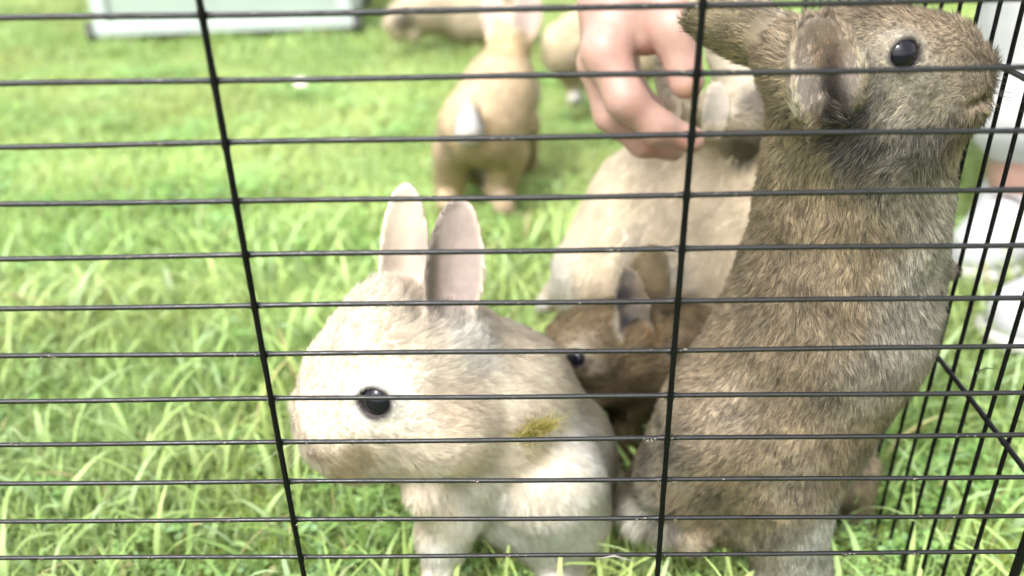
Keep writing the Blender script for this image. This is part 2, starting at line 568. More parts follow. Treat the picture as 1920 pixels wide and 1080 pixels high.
def whiskers(parent, roots, dirs, length, colr, seed=1):
    rg = np.random.default_rng(seed)
    n = len(roots); K = 8
    pts = np.zeros((n, K, 3))
    for i in range(n):
        d = unit(dirs[i]); L = length*(0.6+0.5*rg.random()); bnd = rg.normal(0, 0.18, 3)-np.array([0, 0, 0.15])
        for j in range(K):
            s = j/(K-1); pts[i, j] = roots[i]+L*(d*s+bnd*s*s)
    cu = bpy.data.hair_curves.new('whiskers')
    cu.add_curves([K]*n)
    cu.attributes['position'].data.foreach_set('vector', pts.astype(np.float32).ravel())
    ra = cu.attributes.get('radius') or cu.attributes.new('radius', 'FLOAT', 'POINT')
    ra.data.foreach_set('value', (np.linspace(1, 0.1, K)[None, :]*np.full((n, 1), 0.00013)).astype(np.float32).ravel())
    for nm, ty in (('coat', 'FLOAT_COLOR'), ('skin_normal', 'FLOAT_VECTOR')):
        a = cu.attributes.new(nm, ty, 'CURVE')
        if ty == 'FLOAT_COLOR': a.data.foreach_set('color', np.tile(np.array([*colr, 1], np.float32), n))
        else: a.data.foreach_set('vector', np.tile(np.array([0, -0.5, 0.85], np.float32), n))
    o = link('whiskers', cu, M_FUR_PALE, parent); o['kind'] = 'stuff'
    return o

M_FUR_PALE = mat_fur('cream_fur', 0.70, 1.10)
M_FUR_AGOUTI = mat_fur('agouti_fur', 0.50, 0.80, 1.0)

def S(px, py, Y, rpx):
    """point and metric radius measured from the photo at depth Y"""
    p = at(px, py, Y)
    return p, rpx*scale_at(p)

def limb(p0, p1, shrink=0.0, **kw):
    (a, ra), (b, rb) = S(*p0), S(*p1)
    return rc(a, max(ra-shrink, 0.002), b, max(rb-shrink, 0.002), **kw)

def blob(p0, shrink=0.0, **kw):
    a, ra = S(*p0)
    return rc(a, max(ra-shrink, 0.002), **kw)

def rabbit(loc, label, prims, spec, vox, count, mat, eyes=(), group='young rabbits in the wire pen'):
    root = empty('rabbit', loc, label=label, cat='rabbit', group=group)
    placed = []
    for (p, r_, look) in eyes:
        p = np.asarray(p, float); look = unit(look)
        ray = p+look*np.linspace(.05, -.03, 400)[:, None]
        dd = np.full(400, .05)
        for q in prims: dd = smin(dd, prim_d(q, ray), q['k'])
        hit = ray[np.argmax(dd < 0)]
        cen = hit-look*r_*0.56
        placed.append((cen, r_, look, hit))
        if 'ring' in spec: spec.setdefault('over', []).append((hit, r_*1.9, spec['ring'], .85))
        spec.setdefault('bald', []).append((hit+look*.001, r_*0.80))
        spec.setdefault('lens', []).append((hit, r_*3.2, 0.0022))
    eyes = placed
    lids = []
    for (cen, r_, look, hit) in eyes:
        e = rc(cen+look*r_*.1, r_*1.12, k=.005, flow=prims[0]['flow']); lids.append(e)
        c_ = rc(cen+look*r_*1.25, r_*0.98, k=.0015, flow=(0, 0, 1), op='-', sz=.82); lids.append(c_)
    prims = prims+lids
    V, Fq = field_mesh(prims, vox)
    c, _, _ = coat_of(V, prims, spec)
    for (cen, r_, look, hit) in eyes:
        d = np.linalg.norm(V-hit, axis=1)
        wgt = np.clip(1.5-(d-r_*0.75)/(0.25*r_), 0, 1)
        c = c*(1-wgt[:, None])+np.array((0.03, 0.02, 0.02))*wgt[:, None]
    me = mesh_np('body', V, Fq)
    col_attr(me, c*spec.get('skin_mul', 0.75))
    link('body', me, M_SKIN, root)
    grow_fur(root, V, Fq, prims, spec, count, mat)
    for (cen, r_, look, hit) in eyes: eyeball(root, cen, r_, look)
    return root

exec_parts = True
# ================================================================== THE GROUND
gm, t, b = new_mat('lawn_soil_and_moss')
tc = t.nodes.new('ShaderNodeTexCoord')
n1 = N(t, 'ShaderNodeTexNoise', Scale=9.0, Detail=8.0, Roughness=0.65)
n2 = N(t, 'ShaderNodeTexNoise', Scale=140.0, Detail=5.0)
for n_ in (n1, n2): t.links.new(tc.outputs['Object'], n_.inputs['Vector'])
rp1 = ramp(t, [(0.35, (0.060, 0.105, 0.014)), (0.5, (0.13, 0.19, 0.025)), (0.68, (0.23, 0.26, 0.05))])
rp2 = ramp(t, [(0.3, (0.45, 0.45, 0.4)), (0.62, (1.15, 1.15, 1.1))])
t.links.new(n1.outputs['Fac'], rp1.inputs[0]); t.links.new(n2.outputs['Fac'], rp2.inputs[0])
mx = N(t, 'ShaderNodeMix', data_type='RGBA', blend_type='MULTIPLY'); mx.inputs[0].default_value = 1
t.links.new(rp1.outputs[0], mx.inputs[6]); t.links.new(rp2.outputs[0], mx.inputs[7])
t.links.new(mx.outputs[2], b.inputs['Base Color'])
b.inputs['Roughness'].default_value = 0.95
bp = N(t, 'ShaderNodeBump', Strength=0.9, Distance=0.01)
t.links.new(n2.outputs['Fac'], bp.inputs['Height']); t.links.new(bp.outputs[0], b.inputs['Normal'])

def ground_z(x, y):
    P = np.stack([x, y, np.zeros_like(x)], 1)
    return (vnoise(P, 6, 70)-0.5)*0.010 + (vnoise(P, 22, 71)-0.5)*0.005

xs = np.concatenate([[-300, -60, -12, -5], np.linspace(-2.6, 2.6, 150), [5, 12, 60, 300]])
ys = np.concatenate([[-300, -60, -12, -3], np.linspace(-0.8, 4.2, 150), [7, 15, 60, 300]])
GX, GY = np.meshgrid(xs, ys, indexing='ij')
gz = ground_z(GX.ravel(), GY.ravel())
GV = np.stack([GX.ravel(), GY.ravel(), gz], 1)
nx_, ny_ = len(xs), len(ys)
ii, jj = np.meshgrid(np.arange(nx_-1), np.arange(ny_-1), indexing='ij')
q = (ii*ny_+jj).ravel()
GF = np.stack([q, q+ny_, q+ny_+1, q+1], 1)
lawn = link('lawn', mesh_np('lawn', GV, GF), gm)
tag(lawn, kind='structure')

# ------------------------------------------------------------------ grass
def blades(name, X, Y, length, width, lean, cols, seg=3, flat=None):
    """one mesh of curved tapering blades"""
    n = len(X)
    Z = ground_z(X, Y)-0.002
    az = rng.random(n)*2*np.pi
    ld = np.stack([np.cos(az), np.sin(az), np.zeros(n)], 1)
    if flat is not None: ld = flat
    tw = rng.normal(0, 0.5, n)
    side = np.stack([-ld[:, 1]*np.cos(tw)+ld[:, 0]*np.sin(tw), ld[:, 0]*np.cos(tw)+ld[:, 1]*np.sin(tw), np.zeros(n)], 1)
    base = np.stack([X, Y, Z], 1)
    V = np.zeros((n, seg*2+1, 3)); C = np.zeros((n, seg*2+1, 3))
    up = np.array([0, 0, 1.0])
    for j in range(seg+1):
        s = j/seg
        ang = lean*s
        # arc: integrate
        h = np.where(lean > 1e-3, np.sin(ang)/np.maximum(lean, 1e-3), s)*length
        o = np.where(lean > 1e-3, (1-np.cos(ang))/np.maximum(lean, 1e-3), 0)*length
        p = base+up*h[:, None]+ld*o[:, None]
        wj = width*(1-s**1.8)*0.5*(0.75+0.25*min(1, s*3))
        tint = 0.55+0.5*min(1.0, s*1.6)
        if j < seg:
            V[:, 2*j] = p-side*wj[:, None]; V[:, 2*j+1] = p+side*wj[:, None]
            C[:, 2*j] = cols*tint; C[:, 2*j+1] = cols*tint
        else:
            V[:, 2*j] = p; C[:, 2*j] = cols*tint
    b0 = (np.arange(n)*(seg*2+1))[:, None]
    tri = []
    for j in range(seg-1):
        k = 2*j
        tri += [[k, k+1, k+3], [k, k+3, k+2]]
    k = 2*(seg-1)
    tri += [[k, k+1, k+2]]
    T = (b0[:, :, None]+np.array(tri)[None]).reshape(-1, 3)
    me = mesh_np(name, V.reshape(-1, 3), T)
    col_attr(me, C.reshape(-1, 3))
    o = link(name, me, M_GRASS)
    return o

def grass_cols(X, Y, n):
    P = np.stack([X, Y, np.zeros(n)], 1)
    g = np.array([[0.16, 0.31, 0.035], [0.24, 0.37, 0.05], [0.33, 0.42, 0.07], [0.10, 0.23, 0.03], [0.27, 0.40, 0.14]])
    k = np.clip((vnoise(P, 7, 81)*0.55+vnoise(P, 28, 82)*0.25+rng.random(n)*0.30)-0.05, 0, 0.999)
    lo_ = np.array([0.17, 0.28, 0.06]); mid = np.array([0.37, 0.495, 0.16]); hi_ = np.array([0.56, 0.62, 0.25])
    c = np.where((k < 0.5)[:, None], lo_+(mid-lo_)*(k*2)[:, None], mid+(hi_-mid)*((k-0.5)*2)[:, None])
    c = c*(0.76+0.48*vnoise(P, 3.2, 83))[:, None]*np.stack([0.9+.2*vnoise(P, 5, 84), np.ones(n), np.ones(n)], 1)
    pale = rng.random(n) < 0.22
    c[pale] = c[pale]*0.45+np.array([0.40, 0.52, 0.30])*0.55
    dry = rng.random(n) < 0.035
    c[dry] = np.array([0.46, 0.40, 0.19])*(0.7+0.5*rng.random(dry.sum()))[:, None]
    return c

def scatter(n, y0, y1, half0, half1, xo=0.0):
    u_ = rng.random(n*2)
    # density uniform over trapezoid
    y = y0+(y1-y0)*rng.random(n*2)
    h = half0+(half1-half0)*(y-y0)/(y1-y0)
    keep = rng.random(n*2) < h/max(half0, half1)
    y = y[keep][:n]; h = h[keep][:n]
    x = xo+(rng.random(len(y))*2-1)*h
    return x, y
G_ALL = []
for nm, n, y0, y1, h0, h1, l0, l1, w0_, w1_ in (
        ('grass', 95000, 0.30, 0.95, 0.55, 0.80, 0.008, 0.034, 0.0009, 0.0024),
        ('grass', 110000, 0.95, 2.0, 0.80, 1.45, 0.010, 0.030, 0.0016, 0.0036),
        ('grass', 70000, 2.0, 3.6, 1.45, 2.4, 0.014, 0.036, 0.003, 0.006)):
    X, Y = scatter(n, y0, y1, h0, h1)
    n = len(X)
    P = np.stack([X, Y, 0*X], 1)
    tall = 0.6+0.9*vnoise(P, 9, 90)
    L = (l0+(l1-l0)*rng.random(n)**1.5)*tall
    W_ = w0_+(w1_-w0_)*rng.random(n)
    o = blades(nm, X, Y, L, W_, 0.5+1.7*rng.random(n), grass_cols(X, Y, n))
    tag(o, label={0.30: 'short bright green lawn grass nearest the wire panel', 0.95: 'soft green lawn grass around the rabbits in the middle of the pen', 2.0: 'blurred far lawn grass before the plastic crate'}[y0], cat='grass', kind='stuff')
# long loose blades lying over the near lawn
X, Y = scatter(1900, 0.33, 1.0, 0.55, 0.8)
n = len(X)
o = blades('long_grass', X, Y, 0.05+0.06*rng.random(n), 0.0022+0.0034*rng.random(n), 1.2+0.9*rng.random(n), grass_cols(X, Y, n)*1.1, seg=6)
tag(o, label='long pale grass blades arching over the near lawn', cat='grass', kind='stuff')

X, Y = scatter(620, 0.36, 1.0, 0.55, 0.8)
n = len(X)
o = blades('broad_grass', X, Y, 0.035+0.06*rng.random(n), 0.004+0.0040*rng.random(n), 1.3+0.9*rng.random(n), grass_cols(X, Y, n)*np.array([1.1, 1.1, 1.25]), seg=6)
tag(o, label='scattered broad pale grass leaves near the wire', cat='grass', kind='stuff')

def clover(n, y0, y1, h0, h1, r0, r1):
    X, Y = scatter(n*3, y0, y1, h0, h1)
    P = np.stack([X, Y, 0*X], 1)
    kp = vnoise(P, 11, 95)+.35*vnoise(P, 40, 96) > .72
    X, Y = X[kp][:n], Y[kp][:n]; n = len(X)
    Z = ground_z(X, Y)+.004+.016*rng.random(n)
    ctr = np.stack([X, Y, Z], 1); r_ = r0+(r1-r0)*rng.random(n)
    V = []; C = []
    a0 = rng.random(n)*6.28
    up = unit(np.stack([rng.normal(0, .35, n), rng.normal(0, .35, n), np.ones(n)], 1))
    cols = grass_cols(X, Y, n)*np.array([.8, .95, .9])
    for q in range(3):
        th = a0+q*2.094
        d = np.stack([np.cos(th), np.sin(th), np.zeros(n)], 1); d = unit(d-(d*up).sum(1)[:, None]*up); sd_ = np.cross(up, d)
        for (a, b_, c_) in ((0, 0, 0), (.55, -.38, .12), (1.0, -.30, .05), (.9, 0, -.02), (1.0, .30, .05), (.55, .38, .12)):
            V.append(ctr+(d*a+sd_*b_+up*c_)*r_[:, None]); C.append(cols*(1.15 if a > .8 else .85))
    V = np.stack(V, 1); C = np.stack(C, 1)
    b0 = np.arange(n)[:, None, None]*18
    tri = np.array([[0+6*q, 1+6*q, 3+6*q] for q in range(3)]+[[1+6*q, 2+6*q, 3+6*q] for q in range(3)]+[[0+6*q, 3+6*q, 5+6*q] for q in range(3)]+[[3+6*q, 4+6*q, 5+6*q] for q in range(3)])
    me = mesh_np('clover', V.reshape(-1, 3), (b0+tri[None]).reshape(-1, 3))
    col_attr(me, C.reshape(-1, 3))
    return tag(link('clover', me, M_GRASS), label='patches of small clover leaves low among the lawn grass', cat='clover', kind='stuff')
clover(16000, 0.33, 1.9, 0.55, 1.4, .003, .008)

# ================================================================== THE WIRE PEN
def tube_mesh(name, pts, radii, sides=10):
    pts = np.asarray(pts, float); n = len(pts)
    tg = np.gradient(pts, axis=0); tg = unit(tg)
    ref = np.array([0, 0, 1.0]) if abs(tg[0][2]) < 0.9 else np.array([1.0, 0, 0])
    V = []
    for i in range(n):
        a = unit(np.cross(tg[i], ref)); b_ = np.cross(tg[i], a)
        for k in range(sides):
            th = 2*math.pi*k/sides
            V.append(pts[i]+radii[i]*(a*math.cos(th)+b_*math.sin(th)))
    F_ = []
    for i in range(n-1):
        for k in range(sides):
            F_.append((i*sides+k, i*sides+(k+1) % sides, (i+1)*sides+(k+1) % sides, (i+1)*sides+k))
    V.append(pts[0]); V.append(pts[-1]); c0 = n*sides
    me = bpy.data.meshes.new(name)
    F_ += [(c0, (k+1) % sides, k) for k in range(sides)] + [(c0+1, (n-1)*sides+k, (n-1)*sides+(k+1) % sides) for k in range(sides)]
    me.from_pydata([tuple(v) for v in V], [], F_)
    me.polygons.foreach_set('use_smooth', np.ones(len(me.polygons), bool))
    return me

D0 = 0.3315; SP = 0.025; H0 = 0.0604
XC = 0.2493; XL, XR = -0.1175, 0.0677
WSP = XR-XL
front = empty('wire_panel', (XC-0.6, D0, 0), label='near black wire pen panel of close horizontal wires, in front of the rabbits', cat='pen panel', group='black wire panels of the pen')
joints = [XC-WSP*i for i in range(0, 6)]
R_H, R_V = 0.00118, 0.00138
top_z = CAM_H-H0+SP*8
nh = int(round(top_z/SP))
zs = [CAM_H-H0-SP*k for k in range(-8, 17)]
for k, z in enumerate(zs):
    if z < 0.006: continue
    x0, x1 = XC-WSP*5-0.004, XC
    n = 400
    xx = np.linspace(x0, x1, n)
    ph = rng.random(3)*6
    sag = 0.00035*np.sin(xx*9+ph[0])+0.00018*np.sin(xx*31+ph[1])
    rad = np.full(n, R_H)+0.00003*np.sin(xx*170+ph[2])
    for jx in joints: rad += 0.00055*np.exp(-((xx-jx)/0.0022)**2)
    me = tube_mesh('horizontal_wire', np.stack([xx, np.full(n, D0+0.0012), z+sag], 1), rad, 12)
    link('horizontal_wire', me, M_WIRE, front)
for i, jx in enumerate(joints):
    thick = R_V if 0 < i < 5 else 0.0024
    zz = np.linspace(0.0, zs[0]+0.002, 240)
    xo = 0.0004*np.sin(zz*14+i)
    rad = np.full(len(zz), thick)
    for z in zs: rad += 0.00035*np.exp(-((zz-z)/0.0016)**2)
    me = tube_mesh('vertical_wire' if 0 < i < 5 else 'edge_rod', np.stack([jx+xo, np.full(len(zz), D0-0.0012 if 0 < i < 5 else D0), zz], 1), rad, 12)
    link('vertical_wire' if 0 < i < 5 else 'edge_rod', me, M_WIRE_DULL, front)
# grime crusts at the welds
cr_bm = bmesh.new()
for jx in joints[1:4]:
    for z in zs:
        nfl = int(2+10*max(0, (0.32-z))/0.32*random.random()+2*random.random())
        for _ in range(nfl):
            s = random.choice((-1, 1))
            px = jx+s*abs(random.gauss(0.0015, 0.006)); pz = z+random.uniform(-0.0006, 0.0012)
            if random.random() < 0.35: px = jx+random.uniform(-.0012, .0012); pz = z+random.gauss(0, 0.006)
            sc_ = random.uniform(0.00018, 0.0006)
            mm = Matrix.Translation((px, D0-0.0002-random.random()*0.0018, pz)) @ Matrix.Rotation(random.random()*3, 4, 'Y') @ Matrix.Diagonal((sc_*random.uniform(1, 2.2), sc_, sc_*0.8, 1))
            bmesh.ops.create_icosphere(cr_bm, subdivisions=1, radius=1, matrix=mm)
for _ in range(90):
    z = random.choice(zs[8:]); px = random.uniform(-0.36, 0.24)
    for _q in range(random.randint(1, 5)):
        sc_ = random.uniform(0.00012, 0.0004)
        mm = Matrix.Translation((px+random.gauss(0, 0.003), D0+0.0002-random.random()*0.0004, z+random.uniform(0.0, 0.0011))) @ Matrix.Diagonal((sc_*2, sc_, sc_, 1))
        bmesh.ops.create_icosphere(cr_bm, subdivisions=1, radius=1, matrix=mm)
cme = bpy.data.meshes.new('grime'); cr_bm.to_mesh(cme); cr_bm.free()
o = link('grime', cme, M_CRUST, front); o['kind'] = 'stuff'

# side panel receding on the right
side = empty('wire_panel', (XC, D0+0.01, 0), label='side wire pen panel with upright wires receding on the right beyond the brown rabbit', cat='pen panel', group='black wire panels of the pen')
Y0, DS = 0.3662, 0.0223
ycol = [Y0+DS*k for k in range(0, 20)]
top = zs[0]
for k, y in enumerate(ycol):
    zz = np.linspace(0.002, top, 60)
    me = tube_mesh('upright_wire', np.stack([np.full(60, XC)+0.0003*np.sin(zz*20+k), y+0.0004*np.sin(zz*11+k*2), zz], 1), np.full(60, 0.00125), 10)
    link('upright_wire', me, M_WIRE_DULL, side)
for H in (0.461, 0.2919, 0.1174, -0.03, -0.139):
    z = CAM_H-H
    yy = np.linspace(D0+0.003, ycol[-1]+0.02, 120)
    rad = np.full(120, 0.0015)
    for y in ycol: rad = rad+0.0004*np.exp(-((yy-y)/0.002)**2)
    me = tube_mesh('cross_wire', np.stack([np.full(120, XC-0.0022), yy, z+0.0005*np.sin(yy*20)], 1), rad, 10)
    link('cross_wire', me, M_WIRE, side)
zz = np.linspace(0, top, 20)
link('edge_rod', tube_mesh('edge_rod', np.stack([np.full(20, XC), np.full(20, ycol[-1]+0.02), zz], 1), np.full(20, 0.0024), 12), M_WIRE, side)
#PART2
# ================================================================== THE RABBITS
FUR = 0.0035
# ---- cream rabbit at the wire, head in profile to the left, sitting
CREAM = (0.80, 0.70, 0.555); PEACH = (0.80, 0.645, 0.475); WHITE = (0.79, 0.775, 0.72); SMOKE = (0.34, 0.30, 0.27)
def cream_front():
    prims = [
        limb((640, 785, .425, 78), (735, 745, .435, 128), FUR, k=.02),            # muzzle to skull
        limb((635, 820, .425, 55), (760, 820, .435, 85), FUR, k=.018),            # lower jaw to cheek
        limb((690, 680, .43, 88), (790, 650, .45, 100), FUR, k=.02),              # forehead to crown
        limb((800, 740, .45, 118), (900, 760, .462, 128), FUR, k=.03),            # neck
        limb((860, 660, .468, 92), (950, 725, .478, 112), FUR, k=.03),            # nape
        limb((925, 790, .465, 138), (1010, 850, .478, 142), FUR, k=.03),          # shoulders to flank
        limb((910, 890, .466, 112), (1010, 915, .478, 120), FUR, k=.02),           # chest to belly
        limb((1000, 880, .50, 140), (1020, 860, .535, 135), FUR, k=.03),           # rump further back
        limb((842, 890, .432, 74), (832, 1000, .420, 50), FUR, k=.02, flow=(0, 0, -1)),   # near fore leg
        limb((832, 1000, .420, 50), (822, 1118, .412, 40), FUR, k=.012, flow=(0, 0, -1)),
        limb((822, 1118, .412, 36), (796, 1128, .400, 34), FUR, k=.01),           # paw
        limb((1040, 960, .452, 72), (1062, 1090, .440, 50), FUR, k=.02, flow=(0, 0, -1)),  # other fore leg
        limb((1062, 1090, .440, 46), (1040, 1106, .424, 40), FUR, k=.01),
        limb((1120, 930, .53, 70), (1080, 985, .50, 55), FUR, k=.015),            # hind foot tucked under
        blob((835, 800, .424, 98), FUR, k=.012, flow=(1, 0, -.3)),
        limb((1030, 900, .438, 112), (1062, 965, .444, 86), FUR, k=.010, flow=(.5, 0, -.8)),
        limb((800, 925, .412, 46), (855, 965, .418, 46), FUR, k=.010, flow=(0, 0, -1)),
        limb((604, 812, .414, 40), (640, 815, .410, 44), FUR, k=.012, flow=(1, 0, 0)),
        blob((588, 772, .420, 26), .001, k=.01, flow=(1, 0, 0)),
        dict(limb((572, 822, .412, 5), (640, 852, .398, 4), 0, k=.004, flow=(1, 0, 0)), op='-'),
        limb((652, 765, .425, 88), (665, 830, .425, 70), FUR, k=.02),
        limb((655, 700, .43, 78), (700, 600, .442, 66), FUR, k=.02),
        limb((735, 560, .455, 46), (755, 610, .452, 62), .002, k=.016, flow=(0, 0, 1)),   # ear roots
        limb((835, 590, .455, 50), (830, 640, .452, 62), .002, k=.016, flow=(0, 0, 1)),
        ear(at(752, 590, .462), at(760, 342, .466), .0160, (0.30, -0.93, 0.1), cup=.42, th=.0034),
        ear(at(838, 610, .452), at(860, 368, .446), .0185, (0.25, -0.95, 0.10), cup=.55, th=.0034),
    ]
    A = lambda x, y, Y: at(x, y, Y)
    spec = dict(base=CREAM, len=.0085, vary=.09, lift=.5, rad=.00013, clump=.42, clump_var=.14, per_clump=34, hair_var=.16, swirl=.35, swirl2=.35,
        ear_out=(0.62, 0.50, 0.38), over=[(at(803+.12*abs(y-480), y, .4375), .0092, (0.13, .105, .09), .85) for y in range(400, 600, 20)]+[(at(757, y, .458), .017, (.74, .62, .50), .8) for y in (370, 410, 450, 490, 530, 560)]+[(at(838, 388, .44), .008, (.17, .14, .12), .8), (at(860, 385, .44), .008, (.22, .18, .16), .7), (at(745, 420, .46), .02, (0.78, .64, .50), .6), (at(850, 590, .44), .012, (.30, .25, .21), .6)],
        ear_in=(0.46, 0.36, 0.33), ear_edge=(0.74, 0.62, 0.52), ear_deep=.15, ear_len=.0026, ear_bare=.6,
        marks=[
            (A(985, 960, .44), .062, WHITE, .85), (A(880, 930, .42), .040, WHITE, .7), (A(1080, 870, .44), .05, (0.84, 0.81, 0.73), .85), (A(1040, 970, .43), .05, WHITE, .9),
            (A(900, 640, .43), .036, (0.78, 0.75, 0.68), .8), (A(905, 900, .43), .014, (0.52, .45, .36), .6), (A(880, 960, .43), .012, (0.55, .48, .40), .5),
            (A(620, 720, .39), .034, PEACH, .55), (A(690, 640, .40), .034, PEACH, .5), (A(880, 770, .40), .032, PEACH, .6), (A(860, 840, .41), .02, PEACH, .5),
            (A(640, 850, .40), .020, (0.55, 0.42, 0.27), .6),
            (A(780, 590, .435), .018, (.30, .25, .21), .6), (A(740, 800, .39), .030, (0.72, 0.66, 0.54), .6), (A(705, 745, .395), .021, (0.86, 0.82, 0.76), .8), (A(730, 630, .41), .018, (0.60, 0.48, 0.34), .6), (A(580, 782, .412), .010, (0.50, 0.28, 0.22), .9), (A(600, 835, .405), .008, (0.35, 0.24, 0.17), .8), (A(640, 870, .41), .016, (0.60, 0.44, 0.28), .6), (A(770, 740, .39), .014, (0.78, 0.73, 0.66), .6),
            (A(795, 630, .41), .022, SMOKE, .45), (A(840, 590, .435), .012, SMOKE, .4),
            (A(810, 520, .447), .013, SMOKE, .75), (A(803, 465, .447), .009, SMOKE, .7), (A(850, 395, .446), .009, SMOKE, .6), (A(806, 560, .44), .012, SMOKE, .6),
            (A(640, 580, .45), .008, CREAM, .2),
            (A(845, 960, .40), .012, PEACH, .45), (A(1000, 830, .42), .014, (0.5, 0.42, 0.18), .4),
            (A(822, 1060, .40), .03, WHITE, .8), (A(1060, 1060, .42), .03, WHITE, .8),
        ],
        lens=[(A(620, 790, .40), .036, .0035), (A(720, 740, .39), .034, .0048), (A(700, 640, .41), .03, .005), (A(830, 1080, .41), .03, .004), (A(950, 900, .42), .05, .0105)])
    e = at(705, 752, .4012)
    root = rabbit(tuple(ground_at(900, 1100)), 'cream rabbit at the wire with a tuft of hay on its flank, head turned left', prims, dict(spec, ring=(.84, .79, .73)), .0019, 260000, M_FUR_PALE,
           eyes=[(e, .0116, (-0.30, -0.94, 0.12))])
    mz = at(590, 800, .415)
    whiskers(root, [mz+rng.normal(0, .003, 3) for _ in range(12)], [np.array([-.7+.9*rng.random(), -.55, -.35+.5*rng.random()]) for _ in range(12)], .032, (0.75, 0.7, 0.6))
    return root
cream_front()

